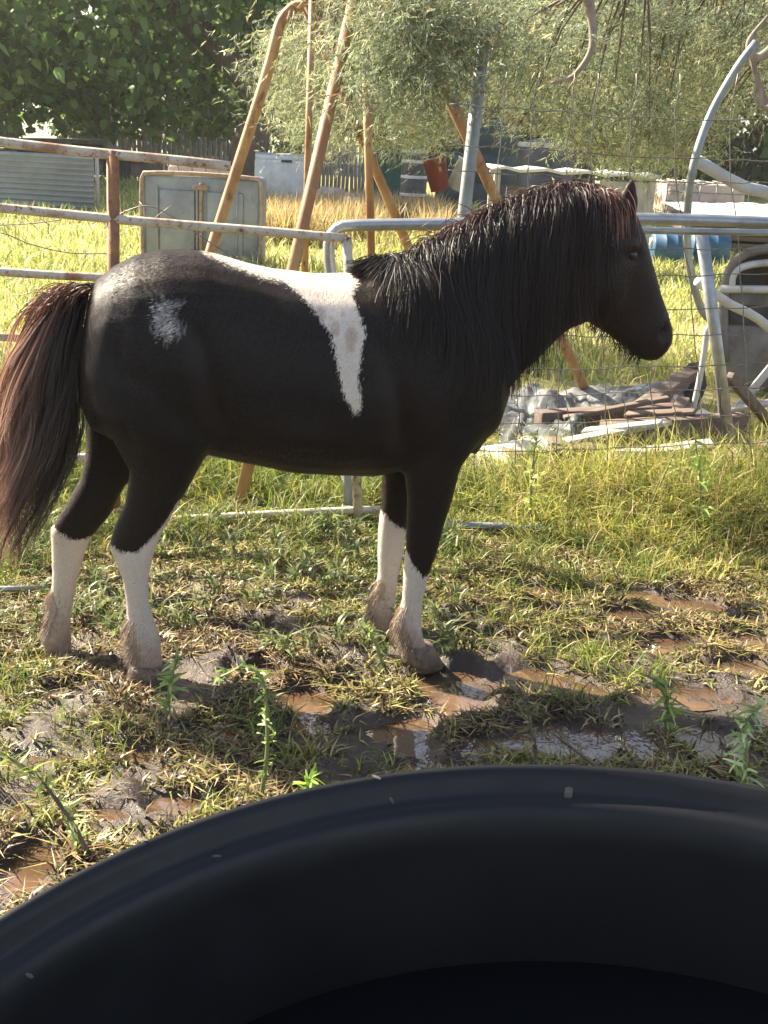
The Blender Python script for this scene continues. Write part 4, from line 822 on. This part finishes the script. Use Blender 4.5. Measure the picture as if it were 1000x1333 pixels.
#@@PLANTS
# ------------------------------------------------------------------ vegetation helpers
def blades(X, Y, Z, h, w, lean, lang, yaw, c0, c1, lite=False):
    n = len(X); ts = np.array([0, .4, .75, 1.0]); ws = np.array([1, .85, .55, 0])
    if lite: ts = np.array([0, .5, 1.0]); ws = np.array([.9, .8, 0])
    K = 2 * len(ts) - 1
    lx, ly = np.cos(lang) * lean, np.sin(lang) * lean; sx_, sy_ = np.cos(yaw) * w / 2, np.sin(yaw) * w / 2
    V = np.zeros((n, K, 3)); C = np.zeros((n, K, 3)); j = 0
    for i, (tt, ww) in enumerate(zip(ts, ws)):
        cx = X + lx * h * tt ** 2; cy = Y + ly * h * tt ** 2; cz = Z + h * tt * (1 - .45 * np.minimum(lean, 1.6) / 1.0 * tt * .8)
        cc = c0 * (1 - tt) + c1 * tt
        if i < len(ts) - 1:
            V[:, j] = np.stack([cx - sx_ * ww, cy - sy_ * ww, cz], 1); V[:, j + 1] = np.stack([cx + sx_ * ww, cy + sy_ * ww, cz], 1); C[:, j] = cc; C[:, j + 1] = cc; j += 2
        else: V[:, j] = np.stack([cx, cy, cz], 1); C[:, j] = cc
    tri = np.array([[0, 1, 3], [0, 3, 2], [2, 3, 5], [2, 5, 4], [4, 5, 6]])
    if lite: tri = np.array([[0, 1, 3], [0, 3, 2], [2, 3, 4]])
    Fc = (tri[None] + (np.arange(n) * K)[:, None, None]).reshape(-1, 3)
    return V.reshape(-1, 3), Fc, C.reshape(-1, 3)
def pal(n, cols, wts, var=.25):
    cols = np.array(cols); k = rng.choice(len(cols), n, p=np.array(wts) / sum(wts)); return cols[k] * (1 + var * rng.normal(size=(n, 1))).clip(.4, 1.8)
GREEN = [(.14, .20, .045), (.21, .26, .06), (.09, .14, .04), (.32, .30, .09), (.42, .34, .15)]
STRAW = [(.42, .33, .17), (.32, .23, .11), (.24, .21, .08), (.15, .10, .06), (.09, .055, .035)]
def frus(n, y0, y1, pw=1.0, mx=.40, pad=.35):
    yy = y0 + (y1 - y0) * rng.random(n) ** pw; xx = (rng.random(n) * 2 - 1) * (yy * mx + pad); return xx, yy
def not_tank(x, y): return np.hypot(x - TCX, y - TCY) > .83
def stuff(name, a3, mat, label):
    o = new_mesh(name, a3[0], a3[1], mat, None, False, a3[2]); tag(o, kind='stuff', label=label, cat=name.split('_')[-1]); return o

# flattened straw and dead grass on the mud
n = 340000; x, y = frus(n, 1.35, 4.5, 1.1, .42, .6); pf_ = pud_field(x, y)
clump = fbm(x * 4, y * 4, 3, 71) + .6 * fbm(x * 12, y * 12, 2, 72)
k = not_tank(x, y) & (ground_h(x, y) > WATER + .004 + .012 * rng.random(n)) & (clump > .04 + .3 * rng.normal(size=n) - .6 * smooth(3.0, 3.9, y)); x, y, cl = x[k], y[k], clump[k]; n = len(x)
z = ground_h(x, y); mixg = (fbm(x * 2.2, y * 2.2, 3, 77) + .3 * rng.normal(size=n) + .45 * smooth(2.7, 3.7, y)) > .26
c = np.where(mixg[:, None], pal(n, [(.22, .21, .055), (.32, .27, .085), (.14, .15, .045)], [3, 3, 2]), pal(n, [(.36, .27, .13), (.25, .17, .09), (.21, .18, .065), (.12, .075, .045), (.07, .042, .028)], [2.2, 2.6, 2.8, 2.8, 2.4]))
h = rng.uniform(.010, .040, n); stuff('dead_grass', blades(x, y, z - .003, h, rng.uniform(.0035, .010, n), rng.uniform(.3, 2.6, n), rng.uniform(0, 6.3, n), rng.uniform(0, 6.3, n), c * .8, c * 1.1, True), 'litter', 'matted straw and dead grass trampled into the mud')
# short green growth on the mud, in tufts
n0 = 1050; tx, ty = frus(n0, 1.6, 4.4, .8, .42, .6); dens = fbm(tx * 1.6, ty * 1.6, 3, 75); kk = not_tank(tx, ty) & (pud_field(tx, ty) > 1.15) & (dens > .10 - .50 * smooth(3.0, 4.0, ty) + .12 * smooth(.1, .6, tx) + .2 * rng.normal(size=n0)); tx, ty = tx[kk], ty[kk]
per = 40; n0 = len(tx); x = np.repeat(tx, per) + rng.normal(0, .035, n0 * per); y = np.repeat(ty, per) + rng.normal(0, .035, n0 * per); n = len(x)
hh = np.repeat(rng.uniform(.03, .10, n0) * (1 + .5 * smooth(3.2, 4.2, ty)), per) * rng.uniform(.5, 1.2, n); k = not_tank(x, y); x, y, hh = x[k], y[k], hh[k]; n = len(x)
c = pal(n, GREEN, [3, 4, 2, 3, 1.6]); stuff('short_grass', blades(x, y, ground_h(x, y) - .003, hh, rng.uniform(.0025, .006, n), rng.uniform(.2, 1.5, n), rng.uniform(0, 6.3, n), rng.uniform(0, 6.3, n), c * .85, c * 1.15), 'blade', 'short green grass tufts sprouting from the mud')
# tall grass along the fences
n = 115000; x, y = frus(n, 3.1, 6.4, .95, .40, .5)
edge = 3.95 + .20 * smooth(.5, .1, x) + .22 * fbm(x * 2, y * 2, 3, 81) - .15 * smooth(.5, 1.2, x)
d = (y - edge); tuft = fbm(x * 3.5, y * 3.5, 3, 82)
tarpz = (x > .45) & (y > 5.05) & (y < 7.0)
k = (d > 0) & (tuft > -.45 + .25 * rng.normal(size=n)) & ~(tarpz & (rng.random(n) < .93)); x, y, d, tuft = x[k], y[k], d[k], tuft[k]; n = len(x)
hh = (.07 + .16 * smooth(0, .7, d) * (.7 + .6 * (tuft * .5 + .5)) + .10 * smooth(.2, 1.2, x) * smooth(.1, .6, d)) * rng.uniform(.45, 1.3, n)
hh *= np.where((y > 4.75) & (x > .3), .5, 1.0); hh *= np.where((x < .45) & (y < 4.3), .40, 1.0)
right = smooth(-.1, .8, x + .5 * tuft)[:, None]
cg = pal(n, GREEN, [3, 4, 2.5, 3, 1.2]); cy = pal(n, [(.30, .32, .08), (.42, .39, .11), (.52, .43, .19), (.20, .26, .06), (.48, .33, .18)], [3, 4, 2.4, 2.5, 1.2]); c = np.where(rng.random((n, 1)) < right, cy, cg)
stuff('tall_grass', blades(x, y, ground_h(x, y), hh, rng.uniform(.003, .0075, n), rng.uniform(.15, 1.5, n), rng.uniform(0, 6.3, n), rng.uniform(0, 6.3, n), c * .8, c * 1.15), 'blade', 'tall yellow green grass growing along the fence')
# dry meadow behind
n = 90000; x, y = frus(n, 5.6, 27, 1.5, .37, 1.0); tuft = fbm(x * .9, y * .9, 3, 91); k = (tuft > -.3 + .3 * rng.normal(size=n)) & ~((x > .45) & (y < 7.0) & (rng.random(n) < .8)); x, y, tuft = x[k], y[k], tuft[k]; n = len(x)
hh = (.05 + .13 * (tuft * .5 + .5) + .005 * y) * rng.uniform(.5, 1.3, n)
c = pal(n, [(.54, .50, .20), (.42, .45, .16), (.30, .37, .11), (.62, .52, .32)], [3, 3, 3, 1.5]); stuff('meadow_grass', blades(x, y, ground_h(x, y), hh, .004 + .0011 * y * rng.uniform(.6, 1.3, n), rng.uniform(.1, 1.2, n), rng.uniform(0, 6.3, n), rng.uniform(0, 6.3, n), c * .85, c * 1.1, True), 'blade', 'sunlit yellow meadow grass beyond the fence')
# pinkish seeding grass clumps far behind
n = 16000; x = rng.uniform(-2.6, .9, n) - .2; y = rng.uniform(14.5, 19.5, n); tuft = fbm(x * 1.2, y * .8, 2, 95); k = tuft > -.1 + .15 * rng.normal(size=n); x, y = x[k], y[k]; n = len(x)
c0 = pal(n, [(.34, .33, .12), (.42, .36, .16)], [1, 1]); c1 = pal(n, [(.55, .36, .24), (.58, .45, .24)], [1, 1])
stuff('seeding_grass', blades(x, y, np.zeros(n), rng.uniform(.3, .62, n), rng.uniform(.014, .03, n), rng.uniform(.1, .6, n), rng.uniform(0, 6.3, n), rng.uniform(0, 6.3, n), c0, c1, True), 'blade', 'pinkish tan seeding grass in front of the boulders')
# ground beneath the pony stays dense with low weeds (green rosettes)
n0 = 330; tx, ty = frus(n0, 2.9, 4.2, 1); k = tx < .25; tx, ty = tx[k], ty[k]; n0 = len(tx); per = 14
x = np.repeat(tx, per); y = np.repeat(ty, per); n = len(x); x += rng.normal(0, .012, n); y += rng.normal(0, .012, n); c = pal(n, [(.12, .16, .06), (.17, .21, .08), (.20, .21, .12)], [1, 1, 1])
stuff('broad_weeds', blades(x, y, ground_h(x, y) + rng.uniform(0, .05, n), np.repeat(rng.uniform(.03, .08, n0), per) * rng.uniform(.6, 1.2, n), rng.uniform(.006, .012, n), rng.uniform(.4, 1.8, n), rng.uniform(0, 6.3, n), rng.uniform(0, 6.3, n), c, c * 1.2), 'blade', 'low broad-leaved weeds among the grass under the pony')

# individual weeds in the foreground
M['stem'] = mat_two('stem', (.14, .19, .06), (.22, .23, .09), 20, .4, .6, .6, 0, 0); M['stem_dry'] = mat_two('stem_dry', (.10, .07, .05), (.16, .12, .08), 20, .4, .6, .7, 0, 0)
def weed(label, px, leaves, L, Wd, mat='stem', col=((.14, .20, .07), (.20, .26, .09)), name='weed', tiny=True):
    b = at_z(*px[0]); y = b[1]; b[2] = float(ground_h(b[0], b[1])) - .01; pts = [b] + [at_y(u, v, y + .01 * i) for i, (u, v) in enumerate(px[1:])]
    P = curve(pts, 30); T = Thing(name, label, 'plant', b); T.part('stem', tube(P, np.linspace(.0060, .0025, 30), 6), mat)
    n = leaves; ii = rng.integers(4, 30, n); r = P[ii]; dirs = rng.normal(size=(n, 3)) * [1, 1, .5] + [0, 0, .5]
    S = strands(r, dirs, rng.uniform(.5, 1.2, n) * L, .12, np.full(n, .12), 6); C = pal(n, list(col), [1] * len(col)); a3 = ribbons(S, np.full(n, Wd * 1.5), C * 1.5, C * 1.7); a3 = (a3[0], a3[1], a3[2])
    o = T.part('leaves', a3[:2], 'blade', True, None, a3[2]); o['kind'] = 'stuff'; return T
weed('tall green weed with drooping tip beside the tank rim', [(340, 1040), (348, 975), (346, 910), (340, 880), (318, 868), (285, 882)], 70, .03, .0028)
weed('leafy weed growing beside the near hind hoof', [(218, 935), (222, 890), (232, 850)], 40, .045, .0035)
weed('pale curly weed at the tank edge by the blue puddle', [(965, 1030), (972, 985), (968, 945), (990, 920)], 60, .06, .0035, 'stem', ((.30, .36, .22), (.24, .32, .15)))
weed('dark dry weed standing in the brown puddle', [(700, 1000), (690, 940), (678, 895)], 34, .05, .003, 'stem_dry', ((.10, .09, .05), (.16, .15, .07)))
weed('leaning dry stalk with green leaves at its foot', [(118, 1118), (90, 1065), (48, 1010), (10, 985)], 40, .05, .003, 'stem_dry', ((.20, .27, .08), (.26, .30, .14)))
weed('short slanted weed stalk behind the near front hoof', [(502, 872), (490, 840), (470, 814)], 26, .03, .003)
weed('bright low weed tuft in front of the tank rim', [(398, 1042), (400, 1028), (404, 1012)], 40, .035, .003, 'stem', ((.22, .34, .06), (.30, .40, .08)))
weed('thin brown twig weed lying across the wet mud', [(800, 1010), (760, 985), (720, 955)], 14, .03, .002, 'stem_dry', ((.14, .11, .06),))
weed('slender weed standing behind the tall grass by the mesh', [(835, 690), (860, 630), (880, 585)], 20, .05, .003, 'stem', ((.34, .30, .14), (.26, .28, .09)))
weed('yellow green weed in front of the dirty white sheet', [(690, 690), (692, 620), (700, 560)], 40, .07, .004, 'stem', ((.26, .30, .08), (.36, .33, .12)))
weed('fresh green weed by the galvanised post foot', [(905, 700), (912, 640), (905, 570)], 40, .09, .004, 'stem', ((.22, .32, .07), (.30, .36, .10)))
weed('broad grassy weed near the hay coloured clods', [(870, 940), (868, 915), (866, 890)], 60, .06, .003, 'stem', ((.16, .22, .07), (.22, .25, .08)))

# ------------------------------------------------------------------ trees
def leaf_quads(P, size, cols, up=.3, droop=.4, rnd=False):
    n = len(P); d = rng.normal(size=(n, 3)); d[:, 2] -= droop; d /= np.linalg.norm(d, axis=1)[:, None]; nrm = rng.normal(size=(n, 3)) + [0, 0, up]; s = np.cross(d, nrm); s /= np.linalg.norm(s, axis=1)[:, None]
    L = size[:, None]; V = np.stack([P, P + d * L * .5 + s * L * .36, P + d * L, P + d * L * .5 - s * L * .36], 1)
    V[:, 2, 2] -= size * .12
    if rnd:
        V = np.stack([P, P + d * L * .22 + s * L * .34, P + d * L * .58 + s * L * .36, P + d * L, P + d * L * .58 - s * L * .36, P + d * L * .22 - s * L * .34], 1); V[:, 3, 2] -= size * .14; V[:, [1, 2, 4, 5], 2] += (size * .07)[:, None]
        Fc = (np.array([[0, 1, 2], [0, 2, 3], [0, 3, 4], [0, 4, 5]])[None] + (np.arange(n) * 6)[:, None, None]).reshape(-1, 3); return V.reshape(-1, 3), Fc, np.repeat(cols, 6, 0)
    Fc = (np.array([[0, 1, 2], [0, 2, 3]])[None] + (np.arange(n) * 4)[:, None, None]).reshape(-1, 3); return V.reshape(-1, 3), Fc, np.repeat(cols, 4, 0)
def broad_tree(label, base, trunk_r, trunk_h, centre, rad, nclump, per, lsize, cols, skirt=0.0, group=None, zmin=1.0):
    T = Thing('tree', label, 'tree', base, group); b = np.array(base, float); c = np.array(centre, float)
    P = curve([b - [0, 0, .3], b + [.05, 0, trunk_h * .5], b + [.1, .1, trunk_h], c], 16); T.part('trunk', tube(P, np.linspace(trunk_r * 1.15, trunk_r * .35, 16), 12), 'bark')
    for k in range(7):
        a = k * .9 + random.random(); e = c + np.array([math.cos(a) * rad[0] * .7, math.sin(a) * rad[1] * .7, rad[2] * random.uniform(-.3, .5)]); s0 = P[9]
        T.part('limb', tube(curve([s0, s0 * .5 + e * .5 + [0, 0, .4], e], 10), np.linspace(trunk_r * .45, .03, 10), 7), 'bark')
    q = rng.normal(size=(nclump, 3)); q /= np.linalg.norm(q, axis=1)[:, None]; q *= rng.uniform(.55, 1.0, nclump)[:, None] ** .6; cc = c + q * rad
    if skirt: cc[:, 2] = np.where(cc[:, 2] < c[2] - rad[2] * .5, cc[:, 2] - skirt * rng.random(nclump), cc[:, 2])
    X = np.repeat(cc, per, 0) + rng.normal(size=(nclump * per, 3)) * np.array([.48, .48, .36]); X = X[X[:, 2] > zmin]
    X = X[~((np.abs(X[:, 0] - b[0]) < .9) & (X[:, 2] < 2.7) & (X[:, 1] < b[1] + 1.5))]
    C = pal(len(X), cols, [1] * len(cols), .25); a3 = leaf_quads(X, rng.uniform(.5, 1.35, len(X)) * lsize, C, rnd=group is None); o = T.part('crown', a3[:2], 'leaf', False, None, a3[2]); return T
base = at_y(320, 262, 24) * [1, 1, 0]
broad_tree('big leafy mulberry tree with dark shaded crown and thick trunk', base, .36, 2.2, (base[0] - 4.6, 25.5, 5.6), (8.2, 4.4, 4.1), 960, 56, .21, [(.08, .145, .055), (.11, .19, .065), (.16, .25, .075)], .9)
trees_back = [(-30, 44, 9), (28, 44, 9), (-19, 46, 9), (-10.5, 50, 8), (-1, 42, 9), (6, 40, 8), (13, 41, 9), (20, 43, 9)]
labs = ['spreading tree far beyond the corrugated sheet at the yard edge', 'spreading tree far beyond the old car shell at the yard edge', 'broad tree behind the corrugated sheet, furthest beyond the mulberry', 'bushy tree beyond the paling fence and mulberry trunk', 'dense tree beyond the paling fence behind swing frame', 'dense tree beyond the dark green rain tank', 'broad tree beyond the bench and caged tote', 'dark tree far behind the cedar trunk']
for (x_, y_, r_), lb in zip(trees_back, labs):
    broad_tree(lb, (x_, y_, 0), .4, 2.5, (x_, y_, 3.9), (5.4, 3.5, 4.0), 230, 60, .40, [(.05, .09, .03), (.07, .12, .035), (.10, .14, .045)], .8, 'trees beyond the yard', .1)

# cedar with drooping grey-green foliage
cb = np.array([3.75, 8.4, 0.0]); ced = Thing('cedar_tree', 'grey green cedar with drooping feathery foliage over the yard', 'tree', cb)
tr = curve([cb - [0, 0, .3], cb + [-.05, 0, 1.5], cb + [-.2, -.1, 3.2], cb + [-.1, 0, 6.0], cb + [0, 0, 8.0]], 24); ced.part('trunk', tube(tr, np.linspace(.24, .05, 24), 12), 'bark_pale')
poly = [(352, 60), (392, 30), (430, -10), (445, -45), (1060, -45), (1060, 160), (985, 110), (955, 90), (940, 160), (905, 205), (868, 228), (820, 208), (775, 205), (740, 178), (700, 168), (660, 150), (630, 120), (600, 140), (580, 172), (545, 182), (500, 186), (450, 178), (415, 182), (385, 150), (362, 118), (348, 88)]
def in_poly(u, v):
    r = False; n = len(poly)
    for i in range(n):
        (x1, y1), (x2, y2) = poly[i], poly[(i + 1) % n]
        if (y1 > v) != (y2 > v) and u < x1 + (v - y1) / (y2 - y1) * (x2 - x1): r = not r
    return r
cl = []
while len(cl) < 470:
    u = random.uniform(345, 1060); v = random.uniform(-45, 232)
    if in_poly(u, v):
        if v < 0 and random.random() < .5: continue
        yd = random.uniform(7.8, 9.0) if u < 410 else random.uniform(7.2, 9.4)
        if (470 < u < 590 and v < 112 or 590 <= u < 665 and v < 78) and random.random() < .55: yd = random.uniform(4.85, 5.3)
        cl.append(at_y(u, v, yd))
for k in range(260):   # rest of the crown, right of the frame and above
    cl.append(np.array([random.uniform(2.6, 6.0), random.uniform(6.3, 10.5), random.uniform(1.7, 4.6)]))
for k in range(330):   # upper boughs out of view, foliage thickened to darken the tank water's reflection
    cl.append(np.array([random.uniform(-2.4, 4.5), random.uniform(6.3, 9.5), random.uniform(5.2, 9.2)]))
cl = np.array(cl)
limbs = []
for (e, r0) in (((-.4, 7.2, 2.5), .05), ((.2, 7.4, 3.2), .06), ((1.0, 6.9, 2.25), .055), ((1.6, 7.6, 3.6), .06), ((2.2, 6.8, 2.1), .05), ((1.2, 8.4, 4.4), .06), ((2.6, 7.2, 3.0), .05), ((-.1, 8.4, 3.7), .05), ((4.9, 7.4, 3.2), .06), ((5.3, 9.2, 4.2), .06), ((-1.8, 7.2, 5.4), .06), ((-1.2, 6.4, 6.4), .06), ((.2, 6.8, 5.6), .05), ((1.2, 6.2, 6.9), .05), ((-.6, 8.4, 7.3), .06), ((.6, 7.4, 6.2), .05), ((-.9, 7.0, 7.6), .05), ((2.2, 6.6, 5.4), .05)):
    e = np.array(e); s0 = tr[int(np.clip((e[2] + .4) / 8 * 24, 4, 20))]; pth = curve([s0, s0 * .6 + e * .4 + [0, 0, .35], s0 * .25 + e * .75 + [0, 0, .2], e], 26); limbs.append(pth); ced.part('limb', tube(pth + rng.normal(0, .012, pth.shape), np.linspace(r0, .012, 26), 8), 'bark')
for px, yy in (([(650, -20), (648, 40), (640, 80), (625, 100)], 6.6), ([(765, -10), (772, 40), (768, 70), (745, 100), (718, 108)], 6.4), ([(1010, 60), (985, 75), (975, 55), (1000, 20)], 6.8), ([(1020, 165), (995, 130), (978, 70), (985, 40)], 6.9), ([(1030, 90), (1000, 140), (978, 120)], 6.8)):
    ced.part('branch', tube(curve([at_y(u, v, yy) for u, v in px], 20), np.linspace(.028, .008, 20), 8), 'bark_pale')
for k in range(34):
    a = np.array([random.uniform(-2.2, 3.6), random.uniform(6.4, 9.0), random.uniform(5.3, 8.6)]); d = np.array([random.uniform(-.8, .8), random.uniform(-.3, .3), random.uniform(-.5, .7)])
    if k % 2: pth = curve([tr[18] * .3 + a * .7 + [0, 0, .2], a, a + d * .8 + rng.normal(0, .12, 3), a + d * 1.5], 14)
    else: pth = curve([limbs[10 + k % (len(limbs) - 10)][13], a * .5 + limbs[10 + k % (len(limbs) - 10)][13] * .5 + rng.normal(0, .15, 3), a], 14)
    ced.part('branch', tube(pth, np.linspace(.026, .007, 14), 6), 'bark'); limbs.append(pth)
LP = np.concatenate(limbs); tw = []
for c in cl[::2]:
    j = np.argmin(((LP - c) ** 2).sum(1)); a = LP[j]; mid = (a + c) / 2 + [0, 0, .12]; tw.append(tube([a, mid, c], [.009, .007, .003], 4, False))
o = ced.part('twigs', cat_vf(*tw), 'bark'); o['kind'] = 'stuff'
nsp = 94; n = len(cl) * nsp
ctr = np.repeat(cl, nsp, 0) + rng.normal(size=(n, 3)) * np.repeat(rng.uniform(.06, .14, len(cl)), nsp)[:, None] * [1.3, 1.0, .8]
main = np.repeat(rng.normal(size=(len(cl), 3)) * [1, .6, .4] + [-.3, -.2, -.5], nsp, 0) + rng.normal(size=(n, 3)) * .55; main /= np.linalg.norm(main, axis=1)[:, None]
cc = np.repeat(pal(len(cl), [(.26, .30, .19), (.34, .37, .24), (.42, .43, .25), (.17, .205, .13)], [3, 3, 2, 2], .22), nsp, 0) * (1 + .2 * rng.normal(size=(n, 1))).clip(.5, 1.5)
dead = rng.random(n) < .04; cc[dead] = np.array([.24, .15, .08])
Vs = []; Cs = []
for k in range(5):
    d = main + rng.normal(size=(n, 3)) * .38; d /= np.linalg.norm(d, axis=1)[:, None]; L = rng.uniform(.018, .048, n)[:, None]; s = np.cross(d, rng.normal(size=(n, 3))); s /= np.linalg.norm(s, axis=1)[:, None]; w = rng.uniform(.0024, .0046, n)[:, None]
    st = ctr + main * (k * .012); Vs.append(np.stack([st - s * w * .6, st + s * w, st + d * L - [0, 0, .008]], 1)); Cs.append(np.repeat(cc[:, None] * rng.uniform(.8, 1.2, (n, 1, 1)), 3, 1))
Vs = np.concatenate(Vs).reshape(-1, 3); Cs = np.concatenate(Cs).reshape(-1, 3); Fc = np.arange(len(Vs)).reshape(-1, 3)
ced.part('crown', (Vs, Fc), 'cedar', False, None, Cs)

# ------------------------------------------------------------------ thin air volume added to stand in for lens veiling glare
hz = bpy.data.materials.new('veil_air'); hz.use_nodes = True; hn = hz.node_tree.nodes; hn.remove(hn['Principled BSDF'])
pv = hn.new('ShaderNodeVolumePrincipled'); pv.inputs['Color'].default_value = (.95, .95, .93, 1); pv.inputs['Density'].default_value = .0008; pv.inputs['Anisotropy'].default_value = .45
hz.node_tree.links.new(pv.outputs[0], hn['Material Output'].inputs['Volume'])
hv = box((0, 200, 5.0), (540, 500, 13.0)); o = new_mesh('veil_volume', hv[0], hv[1], hz, None, False); tag(o, kind='stuff')
